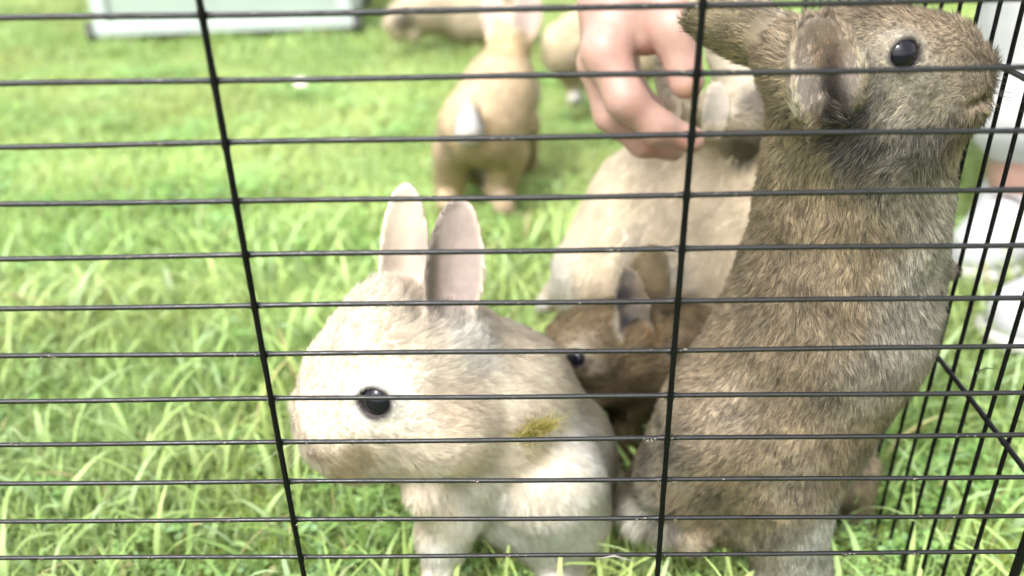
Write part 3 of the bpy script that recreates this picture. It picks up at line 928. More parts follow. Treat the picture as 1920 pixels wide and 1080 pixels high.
# ---- brown agouti rabbit standing upright on the right
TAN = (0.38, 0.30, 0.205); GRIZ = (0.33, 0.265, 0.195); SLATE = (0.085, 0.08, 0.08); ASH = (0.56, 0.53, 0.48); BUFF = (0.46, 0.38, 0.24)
def brown_upright():
    Y = .44
    prims = [
        limb((1790, 150, .428, 58), (1665, 128, .436, 96), FUR, k=.018),           # muzzle to skull
        limb((1768, 205, .428, 62), (1640, 215, .436, 100), FUR, k=.02, flow=(-.8, 0, -.4)),           # jaw to cheek
        limb((1770, 90, .430, 62), (1590, 95, .440, 82), FUR, k=.02),              # forehead to crown
        limb((1808, 150, .428, 44), (1800, 185, .428, 48), FUR, k=.012),
        blob((1842, 122, .428, 18), .001, k=.008, flow=(-1, 0, 0)),
        dict(limb((1850, 178, .420, 4), (1800, 215, .408, 4), 0, k=.003, flow=(1, 0, 0)), op='-'),
        limb((1650, 255, .438, 88), (1560, 190, .442, 92), FUR, k=.02, flow=(-.8, 0, -.5)),
        limb((1545, 150, .445, 90), (1560, 330, .450, 106), FUR, k=.025),
        limb((1545, 320, .450, 96), (1530, 450, .452, 118), FUR, k=.03),
        limb((1680, 270, .440, 70), (1685, 350, .446, 78), FUR, k=.03),           # neck
        limb((1665, 300, .445, 86), (1650, 430, .448, 102), FUR, k=.025),          # throat to chest
        limb((1588, 430, .450, 138), (1550, 610, .448, 178), FUR, k=.025, sy=.9),  # back
        limb((1540, 610, .448, 178), (1450, 760, .445, 180), FUR, k=.025, sy=.9),
        limb((1445, 780, .445, 176), (1380, 890, .450, 140), FUR, k=.02, sy=.9),
        limb((1690, 560, .445, 56), (1560, 640, .440, 110), FUR, k=.025, flow=(0, 0, -1)),
        limb((1350, 800, .435, 125), (1280, 880, .440, 92), FUR, k=.012, flow=(-.6, 0, -.7)),           # haunch
        limb((1465, 900, .420, 108), (1480, 1060, .418, 66), FUR, k=.010, flow=(0, 0, -1)),  # near hind leg
        limb((1490, 1060, .425, 66), (1440, 1110, .410, 48), FUR, k=.015),
        limb((1590, 880, .49, 60), (1600, 960, .49, 36), FUR, k=.02, flow=(0, 0, -1)),       # far leg
        limb((1268, 985, .43, 42), (1296, 1018, .418, 30), FUR, k=.018),           # hind toe
        limb((1225, 900, .455, 40), (1215, 950, .45, 46), .002, k=.012, flow=(-.5, 0, -.8)),  # tail
        limb((1700, 440, .432, 62), (1745, 500, .450, 30), FUR, k=.012, flow=(.4, 0, -.8)),              # folded fore paw
        limb((1745, 500, .452, 28), (1792, 508, .462, 18), .002, k=.008),
        limb((1470, 100, .450, 56), (1530, 150, .446, 60), .002, k=.016, flow=(-1, 0, .3)),
        ear(at(1500, 118, .455), at(1285, 22, .462), .0185, (0.1, 0.95, 0.40), cup=.5, th=.0032),
        ear(at(1538, 220, .410), at(1522, 26, .398), .0178, (0.05, -0.97, 0.12), cup=.85, th=.0034),
        limb((1590, 205, .430, 34), (1592, 235, .432, 44), .001, k=.010, flow=(0, 0, -1)),
    ]
    A = lambda x, y, Yy=.40: at(x, y, Yy)
    spec = dict(base=TAN, len=.0074, vary=.40, lift=.66, rad=.000115, clump=.5, clump_var=.42, per_clump=15, hair_var=.34, swirl=.45, swirl2=.6, jit=.2,
        dark_hairs=(.22, (0.04, 0.035, 0.03)), pale_hairs=(.16, (0.5, 0.45, 0.34)),
        ear_out=(0.34, 0.275, 0.175), over=[(at(1535, 75, .402), .020, (.34, .255, .18), .9), (at(1540, 110, .404), .014, (.25, .175, .125), .9),
            (at(1556, 95, .404), .007, (.11, .075, .06), .9), (at(1560, 120, .405), .009, (.05, .03, .028), .95), (at(1560, 145, .406), .010, (.025, .015, .015), 1), (at(1566, 170, .407), .011, (.012, .008, .008), 1), (at(1574, 190, .409), .010, (.012, .008, .008), 1),  # dark wedge: shade of the ear hollow painted into the colour
            (at(1690, 78, .400), .010, (.66, .59, .45), .85), (at(1682, 115, .400), .010, (.66, .59, .45), .85), (at(1700, 150, .400), .011, (.62, .55, .42), .85), (at(1735, 165, .402), .012, (.56, .49, .37), .7), (at(1720, 62, .402), .008, (.62, .55, .42), .7), (at(1494, 90, .403), .007, (.60, .55, .50), .9), (at(1496, 120, .404), .008, (.62, .55, .51), .9), (at(1506, 155, .406), .009, (.60, .50, .46), .9), (at(1526, 190, .408), .008, (.50, .42, .36), .8)],
        ear_in=(0.56, 0.47, 0.42), ear_edge=(0.56, 0.49, 0.39), ring=(.62, .55, .42), ear_deep=.3, ear_len=.0050, ear_bare=.35, rim=.8, skin_mul=.45,
        marks=[
            (A(1760, 560, .42), .060, ASH, .75), (A(1770, 420, .42), .045, ASH, .6), (A(1650, 700, .40), .045, ASH, .5),
            (A(1520, 1000, .41), .055, (0.68, 0.66, 0.61), .95), (A(1480, 1080, .41), .04, ASH, .8), (A(1600, 830, .43), .04, ASH, .5),
            (A(1230, 840, .42), .045, (0.36, 0.33, 0.28), .5), (A(1220, 950, .43), .034, (0.72, 0.69, 0.62), .9), (A(1290, 1010, .42), .016, (0.75, 0.66, 0.48), .9),
            (A(1340, 780, .38), .05, (.40, .37, .32), .6), (A(1460, 620, .38), .03, (.42, .36, .26), .5), (A(1640, 520, .38), .03, (.24, .19, .13), .5), (A(1500, 900, .39), .03, (.42, .37, .29), .5), (A(1430, 1000, .40), .014, (.15, .13, .10), .6), (A(1400, 700, .38), .03, (.25, .21, .15), .5), (A(1590, 840, .41), .02, (.16, .13, .09), .7), (A(1560, 760, .39), .02, (.2, .17, .12), .5), (A(1330, 925, .41), .02, (.17, .15, .12), .6), (A(1290, 1020, .42), .016, (0.6, 0.52, 0.36), .8),
            (A(1620, 60, .40), .045, (0.30, 0.25, 0.165), .6),
            (A(1625, 210, .41), .042, SLATE, .95), (A(1570, 270, .41), .030, SLATE, .7), (A(1190, 850, .43), .024, (0.10, .09, .08), .8), (A(1250, 850, .41), .016, (0.13, .12, .11), .7), (A(1690, 265, .41), .042, (0.105, 0.10, 0.10), .85), (A(1600, 160, .40), .018, SLATE, .6),  # haunch-side darks are painted shade of a hollow; slate cheek is coat colour
            (A(1740, 250, .40), .030, (0.19, 0.18, 0.17), .75),
            (A(1700, 345, .41), .032, (0.36, 0.34, 0.28), .6),
            (A(1490, 270, .41), .026, BUFF, .85), (A(1460, 200, .42), .022, BUFF, .8), (A(1520, 340, .41), .022, (0.34, 0.28, 0.16), .5), (A(1440, 330, .42), .02, (0.55, 0.49, 0.36), .7),
            (A(1700, 70, .405), .017, (0.66, 0.60, 0.47), .9), (A(1675, 125, .405), .016, (0.66, 0.60, 0.47), .9), (A(1730, 180, .405), .026, (0.60, 0.53, 0.41), .9), (A(1765, 190, .405), .016, (0.50, 0.43, 0.30), .7),
            (A(1840, 130, .42), .012, (0.34, 0.27, 0.19), .5),
            (A(1800, 515, .46), .011, (0.05, 0.04, 0.035), .9),
        ],
        lens=[(A(1730, 130, .40), .042, .0058), (A(1630, 100, .40), .035, .006), (A(1830, 150, .41), .025, .003), (A(1600, 270, .41), .03, .009), (A(1215, 940, .44), .035, .017), (A(1300, 930, .42), .02, .014), (A(1480, 1060, .41), .03, .006), (A(1790, 510, .46), .014, .003)])
    e = at(1722, 107, .4038)
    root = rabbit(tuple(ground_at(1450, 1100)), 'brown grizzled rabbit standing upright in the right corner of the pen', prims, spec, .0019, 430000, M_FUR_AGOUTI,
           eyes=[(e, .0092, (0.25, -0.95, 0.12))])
    mz = at(1835, 165, .425)
    whiskers(root, [mz+rng.normal(0, .003, 3) for _ in range(10)], [np.array([.8, -.3+.6*rng.random(), -.5+.7*rng.random()]) for _ in range(10)], .025, (0.1, 0.09, 0.08), 3)
brown_upright()

# ---- little agouti rabbit behind the cream one
def brown_small():
    prims = [
        limb((1045, 700, .545, 42), (1120, 650, .555, 74), FUR, k=.02),
        limb((1070, 640, .55, 56), (1150, 620, .56, 62), FUR, k=.015),
        limb((1110, 730, .55, 48), (1180, 690, .56, 58), FUR, k=.015),
        limb((1180, 660, .565, 66), (1270, 665, .58, 84), FUR, k=.03),
        limb((1270, 680, .58, 95), (1400, 700, .60, 130), FUR, k=.03),
        limb((1180, 760, .56, 44), (1165, 890, .55, 26), FUR, k=.02, flow=(0, 0, -1)),
        limb((1165, 890, .55, 24), (1145, 900, .54, 20), FUR, k=.01),
        limb((1420, 760, .60, 120), (1400, 850, .59, 60), FUR, k=.03, flow=(0, 0, -1)),
        ear(at(1184, 645, .553), at(1172, 500, .550), .0150, (0.35, -0.9, 0.10), cup=.6, th=.0034),
        ear(at(1200, 605, .564), at(1226, 455, .560), .0185, (0.25, 0.97, 0.1), cup=.3, th=.0034),
        limb((1180, 620, .560, 34), (1200, 640, .565, 40), .001, k=.012, flow=(0, 0, 1)),
    ]
    A = lambda x, y, Yy=.53: at(x, y, Yy)
    spec = dict(base=(0.23, 0.17, 0.095), len=.008, vary=.4, lift=.5, rad=.0002, clump=.4, hair_var=.25, clump_var=.2, dark_hairs=(.22, (0.04, 0.03, 0.02)),
        over=[(at(1170, 560, .545), .012, (.035, .03, .04), .9), (at(1172, 605, .545), .011, (.02, .018, .03), 1), (at(1230, 530, .55), .02, (.15, .11, .06), .7)],
        ear_out=(0.15, 0.11, 0.055), ear_in=(0.20, 0.16, 0.13), ear_edge=(0.36, 0.31, 0.23), ring=(.48, .41, .30), ear_deep=1.2, skin_mul=.5, ear_bare=.5,
        marks=[(A(1255, 610, .54), .028, (0.46, 0.25, 0.085), .95), (A(1110, 690, .53), .012, (0.5, 0.43, 0.32), .7), (A(1085, 650, .525), .012, (0.55, 0.47, 0.34), .9),
               (A(1140, 710, .53), .017, (0.16, 0.12, 0.09), .5), (A(1060, 620, .53), .02, (0.30, 0.22, 0.11), .5), (A(1190, 820, .54), .03, (0.2, 0.16, 0.1), .6)],
        lens=[(A(1080, 680, .53), .03, .0045)])
    e = at(1074, 678, .5235)
    rabbit(tuple(ground_at(1180, 890)), 'small dark brown rabbit peeping out behind the back of the cream rabbit at the wire', prims, spec, .0024, 70000, M_FUR_AGOUTI,
           eyes=[(e, .0080, (-0.4, -0.9, 0.2))])
brown_small()

# ---- pale rabbit under the hand
def cream_petted():
    prims = [
        limb((1120, 510, .655, 88), (1230, 400, .68, 120), FUR, k=.03, flow=(-.6, -.3, -.6)),
        limb((1230, 400, .68, 120), (1370, 360, .70, 135), FUR, k=.03, flow=(-.8, 0, -.4)),
        limb((1200, 500, .66, 110), (1350, 480, .68, 130), FUR, k=.03, flow=(-.6, 0, -.6)),
        limb((1330, 290, .68, 80), (1380, 230, .665, 66), FUR, k=.02, flow=(-.3, 0, -.7)),
        limb((1290, 220, .645, 40), (1390, 210, .655, 62), FUR, k=.018),
        limb((1110, 560, .66, 70), (1110, 700, .655, 40), FUR, k=.02, flow=(0, 0, -1)),
        limb((1110, 700, .655, 36), (1150, 715, .63, 32), FUR, k=.01),
        limb((1330, 560, .66, 80), (1340, 720, .65, 40), FUR, k=.02, flow=(0, 0, -1)),
        limb((1050, 545, .662, 24), (1026, 566, .664, 20), .001, k=.01, flow=(-.6, 0, -.6)),
        ear(at(1330, 250, .625), at(1345, 150, .63), .014, (0.4, -.8, .1), cup=.3, th=.004),
        ear(at(1260, 215, .63), at(1238, 95, .66), .011, (0.3, .8, .1), cup=.3, th=.004),
        ear(at(1390, 200, .64), at(1330, 25, .66), .018, (0.4, .8, .3), cup=.3, th=.004),
    ]
    A = lambda x, y, Yy=.62: at(x, y, Yy)
    spec = dict(base=(0.76, 0.645, 0.48), len=.009, vary=.05, lift=.4, rad=.0003, clump=.2, hair_var=.08,
        ear_out=(0.70, 0.62, 0.48), ear_in=(0.6, 0.52, 0.44),
        marks=[(A(1030, 520, .64), .045, (0.80, 0.76, 0.68), .8), (A(1010, 575, .66), .02, (0.9, 0.88, 0.84), .9), (A(1180, 440, .61), .03, (0.42, 0.37, 0.29), .6),
               (A(1408, 255, .645), .030, (0.16, 0.13, 0.12), .85), (A(1410, 180, .645), .036, (0.10, 0.085, 0.08), .85), (A(1390, 330, .61), .022, (0.14, 0.12, 0.11), .7),
               (A(1190, 500, .61), .03, (0.36, 0.33, 0.26), .6), (A(1240, 130, .65), .02, (0.78, 0.76, 0.72), .9), (A(1330, 70, .65), .035, (0.75, 0.72, 0.62), .8),
               (A(1290, 520, .60), .035, (0.55, 0.55, 0.52), .6)])
    rabbit(tuple(ground_at(1200, 715)), 'pale rabbit with a dark face being petted by the hand', prims, spec, .0028, 70000, M_FUR_PALE)
cream_petted()

# ---- fawn rabbit in the middle distance, seen from behind
def fawn_back():
    prims = [
        limb((882, 235, 1.06, 62), (930, 165, 1.14, 62), FUR, k=.03, flow=(-.2, -.6, -.6)),
        limb((915, 250, 1.07, 62), (955, 180, 1.14, 56), FUR, k=.03, flow=(0, -.5, -.8)),
        limb((940, 150, 1.15, 52), (955, 95, 1.19, 38), FUR, k=.025, flow=(0, -.5, -.8)),
        limb((955, 78, 1.19, 38), (958, 42, 1.20, 36), FUR, k=.02, flow=(0, -.5, -.8)),
        limb((850, 280, 1.08, 42), (845, 345, 1.10, 32), FUR, k=.02, flow=(0, 0, -1)),
        limb((845, 345, 1.10, 26), (838, 378, 1.08, 24), FUR, k=.01),
        limb((948, 285, 1.09, 46), (938, 345, 1.10, 35), FUR, k=.02, flow=(0, 0, -1)),
        limb((935, 345, 1.10, 28), (945, 385, 1.07, 24), FUR, k=.01),
        limb((895, 290, 1.12, 36), (895, 330, 1.2, 24), FUR, k=.02, flow=(0, 0, -1)),
        limb((985, 230, 1.19, 30), (990, 315, 1.25, 20), FUR, k=.02, flow=(0, 0, -1)),
        limb((878, 205, 1.01, 20), (880, 246, 1.0, 27), .001, k=.008, flow=(0, -.3, -1)),
        ear(at(932, 75, 1.19), at(922, -25, 1.21), .019, (-.3, -.9, .1), cup=.4, th=.005),
        ear(at(978, 78, 1.18), at(996, -25, 1.20), .023, (.2, -.9, .1), cup=.3, th=.005),
    ]
    A = lambda x, y, Yy=1.03: at(x, y, Yy)
    spec = dict(base=(0.70, 0.545, 0.36), len=.009, vary=.08, lift=.4, rad=.0005, clump=.2, ear_out=(0.56, 0.44, 0.30), ear_in=(0.50, 0.38, 0.33),
        marks=[(A(878, 235, 1.0), .034, (0.68, 0.66, 0.64), 1), (A(895, 310, 1.1), .034, (0.33, 0.32, 0.29), .8), (A(948, 110, 1.155), .022, (0.20, 0.12, 0.03), 1), (A(950, 85, 1.16), .04, (0.62, 0.46, 0.26), .8),  # dark neck mark paints the shade of a fold into the coat
               (A(985, 170, 1.14), .035, (0.68, 0.62, 0.54), .7), (A(840, 270, 1.05), .03, (0.62, 0.5, 0.38), .6), (A(925, 240, 1.02), .03, (0.48, 0.36, 0.19), .6), (A(945, 375, 1.07), .03, (0.7, .55, .4), .6)])
    rabbit(tuple(ground_at(895, 385)), 'fawn rabbit seen from behind with a white tail, in the middle of the lawn', prims, spec, .004, 40000, M_FUR_PALE)
fawn_back()

# ---- pale rabbit further back, partly behind the hand
def cream_far():
    prims = [
        limb((1060, 100, 1.45, 46), (1110, 90, 1.5, 58), FUR, k=.03, flow=(-.8, 0, -.3)),
        limb((1050, 70, 1.45, 30), (1090, 55, 1.47, 44), FUR, k=.02),
        limb((1130, 110, 1.5, 60), (1190, 110, 1.5, 50), FUR, k=.03),
        limb((1070, 140, 1.46, 22), (1082, 182, 1.46, 14), FUR, k=.02, flow=(0, 0, -1)),
        limb((1082, 182, 1.46, 13), (1070, 186, 1.44, 12), FUR, k=.01),
        limb((1150, 150, 1.5, 28), (1150, 190, 1.49, 16), FUR, k=.02, flow=(0, 0, -1)),
        ear(at(1085, 45, 1.48), at(1120, -20, 1.5), .018, (0.5, -.8, .1), cup=.3, th=.006),
    ]
    A = lambda x, y, Yy=1.41: at(x, y, Yy)
    spec = dict(base=(0.66, 0.54, 0.37), len=.01, vary=.06, lift=.4, rad=.0008, clump=.1, marks=[(A(1055, 60), .012, (0.25, 0.22, 0.2), .6), (A(1085, 110), .03, (0.45, 0.38, 0.28), .5), (A(1085, 182, 1.45), .03, (0.85, 0.83, 0.78), .9), (A(1075, 150), .02, (0.4, 0.38, 0.34), .5)])
    rabbit(tuple(ground_at(1090, 190)), 'cream rabbit half hidden behind the hand, beyond the fawn rabbit', prims, spec, .006, 18000, M_FUR_PALE)
cream_far()

# ---- cream rabbit lying far back by the crate
def cream_lying():
    prims = [
        limb((755, 28, 2.0, 28), (790, 15, 2.03, 36), FUR, k=.03),
        limb((735, 45, 1.98, 18), (745, 66, 1.98, 14), FUR, k=.02),
        limb((810, 20, 2.05, 44), (900, 15, 2.08, 56), FUR, k=.04),
        limb((870, 45, 2.05, 34), (900, 40, 2.05, 36), FUR, k=.03),
        limb((780, 45, 2.02, 22), (775, 68, 2.0, 14), FUR, k=.02),
        limb((920, 30, 2.08, 50), (960, 20, 2.1, 40), FUR, k=.03),
        ear(at(785, 0, 2.04), at(815, -45, 2.08), .022, (0.3, -.8, .3), cup=.3, th=.008),
        ear(at(770, 0, 2.04), at(770, -50, 2.08), .022, (0.3, -.8, .3), cup=.3, th=.008),
    ]
    A = lambda x, y, Yy=1.97: at(x, y, Yy)
    spec = dict(base=(0.68, 0.57, 0.42), len=.011, vary=.06, lift=.4, rad=.001, clump=.1,
        marks=[(A(752, 35, 1.97), .035, (0.20, 0.17, 0.12), .9), (A(762, 5), .02, (0.25, 0.2, 0.15), .7), (A(880, 55), .03, (0.33, 0.33, 0.34), .7), (A(905, 40), .04, (0.62, 0.60, 0.56), .6), (A(750, 62), .015, (0.8, 0.62, 0.5), .5)])
    rabbit(tuple(ground_at(850, 75)), 'cream rabbit with a dark eye patch at the top, farthest back beside the crate', prims, spec, .007, 16000, M_FUR_PALE)
cream_lying()
#PART3
# ================================================================== THE PERSON
def person():
    an_ = at(1915, 348, .97)
    f1a, f1t = np.array([an_[0]+.03, an_[1]+.04, 0]), ground_at(1806, 545)      # heel and toe of the nearer-left trainer
    f2a, f2t = ground_at(2130, 560), ground_at(1850, 668)
    root = empty('person', tuple(f1a), label='person in pale trousers and white trainers outside the pen, reaching in with one hand', cat='person')
    # hand and forearm
    k = .007
    hand = [
        limb((1180, -330, .70, 96), (1165, -120, .63, 84), k=.02),
        limb((1165, -120, .63, 84), (1150, 10, .60, 66), k=.02, sy=.8),
        limb((1190, -90, .615, 80), (1215, -10, .59, 56), k=.02, sy=.8),
        limb((1225, -50, .60, 58), (1264, 55, .568, 43), k=.014),
        limb((1264, 55, .568, 41), (1287, 152, .556, 34), k=.010),
        limb((1160, 20, .60, 58), (1135, 95, .572, 45), k=.012),
        limb((1205, 20, .592, 46), (1212, 74, .582, 30), k=.008),
        limb((1135, 95, .572, 41), (1172, 185, .556, 37), k=.008),
        limb((1172, 185, .556, 35), (1232, 238, .556, 31), k=k),
        limb((1232, 238, .556, 31), (1296, 262, .562, 26), k=k),
        limb((1150, 30, .62, 52), (1122, 120, .596, 40), k=.012),
        limb((1122, 120, .596, 37), (1146, 215, .584, 33), k=.005),
        limb((1146, 215, .584, 31), (1206, 268, .582, 27), k=.005),
        limb((1206, 268, .582, 26), (1262, 280, .586, 23), k=.005),
        limb((1165, 30, .64, 50), (1135, 120, .622, 38), k=.012),
        limb((1135, 120, .622, 34), (1160, 195, .612, 29), k=.005),
        limb((1160, 195, .612, 28), (1215, 235, .612, 24), k=.005),
        limb((1180, 30, .65, 44), (1165, 110, .645, 32), k=.010),
        limb((1165, 110, .645, 28), (1190, 170, .635, 24), k=.005),
        limb((1190, 170, .635, 23), (1230, 205, .630, 20), k=.005),
    ]
    V, Fq = field_mesh(hand, .0021)
    c = np.tile(np.array([0.32, 0.195, 0.155]), (len(V), 1))
    c *= (1+0.10*(vnoise(V, 70, 5)-0.5))[:, None]
    def rd(px, py, Y, r_, colr, st):
        d = np.linalg.norm(V-at(px, py, Y), axis=1)
        wg = np.clip(1-d/r_, 0, 1)**1.2*st
        return c*(1-wg[:, None])+np.array(colr)*wg[:, None]
    c = rd(1222, 100, .570, .013, (0.36, 0.13, 0.10), .9); c = rd(1215, 50, .565, .010, (0.42, 0.2, 0.16), .5)
    c = rd(1290, 180, .545, .012, (0.46, 0.25, 0.16), .7)
    c = rd(1290, 270, .55, .012, (0.42, 0.20, 0.15), .7)
    c = rd(1230, 275, .57, .020, (0.34, 0.15, 0.11), .7)
    c = rd(1160, 90, .55, .016, (0.34, 0.15, 0.12), .6); c = rd(1200, 210, .54, .010, (0.36, 0.17, 0.13), .6); c = rd(1150, 180, .56, .008, (0.26, 0.11, 0.09), .8); c = rd(1180, 235, .56, .008, (0.26, 0.11, 0.09), .8); c = rd(1235, 265, .565, .008, (0.26, 0.11, 0.09), .8); c = rd(1180, 120, .55, .007, (0.30, 0.13, 0.1), .6)  # knuckle redness; darkest spots are painted shade between the fingers
    # coarse rest of the body: head, neck, arms and legs, joined at the wrist under the clothes
    el = np.array([.20, .80, .62]); wr = at(1180, -330, .70)
    sh = np.array([.26, 1.02, .86]); sh2 = np.array([.62, 1.08, .86])
    hip1, hip2 = np.array([.44, 1.36, .40]), np.array([.66, 1.36, .40])
    an1, an2 = np.array([an_[0], an_[1], .095]), f2a+np.array([0, -.01, .10])
    kn1, kn2 = an1+np.array([-.04, -.05, .42]), an2+np.array([.05, 0, .42])
    hd = np.array([.36, .86, 1.08])
    rest = [rc(wr, .033, el, .044, k=.02), rc(el, .044, sh, .055, k=.02), rc(sh2, .055, sh2+[.1, -.1, -.28], .044), rc(sh2+[.1, -.1, -.28], .042, kn2+[0, -.02, .05], .03),
            rc(sh, .07, sh2, .07, k=.05), rc((sh+sh2)/2, .13, (hip1+hip2)/2, .14, k=.06), rc((sh+sh2)/2, .06, hd, .055, k=.03), rc(hd, .085, hd+[-.01, -.03, .06], .085, k=.03),
            rc(hd+[-.015, -.08, .01], .035, hd+[-.02, -.07, -.04], .04, k=.02), rc(hd+[-.02, -.115, .025], .010, hd+[-.02, -.13, .0], .014, k=.01),
            rc(hd+[.075, 0, .02], .02), rc(hd+[-.09, 0, .02], .02),
            rc(hip1, .09, kn1, .065, k=.03), rc(hip2, .09, kn2, .065, k=.03), rc(kn1, .058, an1, .036, k=.02), rc(kn2, .058, an2, .036, k=.02),
            rc(an1, .036, f1a+[0, 0, .05], .036, k=.02), rc(an2, .036, f2a+[0, 0, .05], .036, k=.02)]
    V2, F2 = field_mesh(rest, .010)
    c2 = np.tile(np.array([0.32, 0.195, 0.155]), (len(V2), 1))
    me = mesh_np('body', np.concatenate([V, V2]), np.concatenate([Fq, F2+len(V)]))
    col_attr(me, np.concatenate([c, c2]))
    link('body', me, M_HAND, root)
    # clothes
    M_TR = mat_plain('pale_trouser_cloth', (0.48, 0.48, 0.49), 0.9, 0.05, 14, 0.5, dist=.01)
    M_SH = mat_plain('shirt_cloth', (0.45, 0.50, 0.58), 0.9, 0.05, 20, 0.3)
    M_HR = mat_plain('dark_hair', (0.03, 0.022, 0.016), 0.6, 0.3, 120, 0.5)
    hem1, hem2 = an1+[0, 0, .022], an2+[0, 0, .022]
    tr = [rc(hem1+[0, 0, .07], .078, kn1, .092, k=.02), rc(hem2+[0, 0, .07], .078, kn2, .092, k=.02), rc(hem1+[.0, 0, .07], .078, hem1+[0.0, 0, .075], .078), rc(kn1, .09, hip1, .12, k=.04), rc(kn2, .09, hip2, .12, k=.04), rc(hip1, .13, hip2, .13, k=.05)]
    Vt, Ft = field_mesh(tr, .010)
    fold = (vnoise(Vt*[1, 1, .35], 26, 61)-.5)*.012
    Vt = Vt+vert_normals(Vt, Ft)*fold[:, None]
    link('trousers', mesh_np('trousers', Vt, Ft), M_TR, root)
    shp = [rc(sh, .09, sh2, .09, k=.05), rc((sh+sh2)/2, .15, (hip1+hip2)/2+[0, 0, .06], .155, k=.06), rc(sh, .075, el+[0, .02, .03], .06, k=.03), rc(sh2, .075, sh2+[.1, -.1, -.28], .06, k=.03)]
    Vs, Fs = field_mesh(shp, .012)
    link('shirt', mesh_np('shirt', Vs, Fs), M_SH, root)
    hr = [rc(hd+[0, .03, .05], .095, hd+[0, .0, .075], .09, k=.03), rc(hd+[0, .06, .0], .075, k=.03)]
    Vh, Fh = field_mesh(hr, .008)
    link('hair', mesh_np('hair', Vh, Fh), M_HR, root)
    # trainers
    M_UP = mat_plain('white_trainer_upper', (0.36, 0.36, 0.37), 0.65, 0.06, 60, 0.3)
    M_SO = mat_plain('trainer_sole', (0.42, 0.41, 0.38), 0.7, 0.08, 60, 0.2)
    M_LC = mat_plain('dark_laces', (0.05, 0.035, 0.03), 0.8, 0.2, 200, 0.2)
    for (a, b_, nm) in ((f1a, f1t, 1), (f2a, f2t, 2)):
        d = unit(b_-a); s_ = np.cross([0, 0, 1.0], d); a = a-d*.01
        L = .27; toe = a+d*L if np.linalg.norm(b_-a) > L else b_
        toe = b_; a = toe-d*.27
        up = [rc(a+[0, 0, .052], .038, a+d*.09+[0, 0, .055], .041, k=.02), rc(a+d*.09+[0, 0, .05], .040, toe-d*.05+[0, 0, .036], .032, k=.02),
              rc(toe-d*.075+s_*.012+[0, 0, .034], .032, toe-d*.038+[0, 0, .032], .030, k=.02, sz=.85), rc(a+d*.03+[0, 0, .085], .035, a+d*.04+[0, 0, .11], .038, k=.015)]
        Vu, Fu = field_mesh(up, .004)
        o = link('trainer', mesh_np('trainer', Vu, Fu), M_UP, root)
        so_ = [rc(a+[0, 0, .016], .042, a+d*.12+[0, 0, .016], .037, k=.02, sz=.38), rc(a+d*.12+[0, 0, .016], .037, toe-d*.045+[0, 0, .016], .043, k=.02, sz=.38)]
        Vo, Fo = field_mesh(so_, .004)
        o2 = link('sole', mesh_np('sole', Vo, Fo), M_SO); o2.parent = o; o2.matrix_parent_inverse = o.matrix_world.inverted() if False else Matrix()
        for q in range(4):
            cpt = a+d*(.10+.022*q)+np.array([0, 0, .098-.007*q])
            pts = [cpt-s_*.022-[0, 0, .012], cpt-s_*.01, cpt+[0, 0, .002], cpt+s_*.01, cpt+s_*.022-[0, 0, .012]]
            o3 = link('lace', tube_mesh('lace', pts, [.003]*5, 6), M_LC); o3.parent = o
    return root
person()

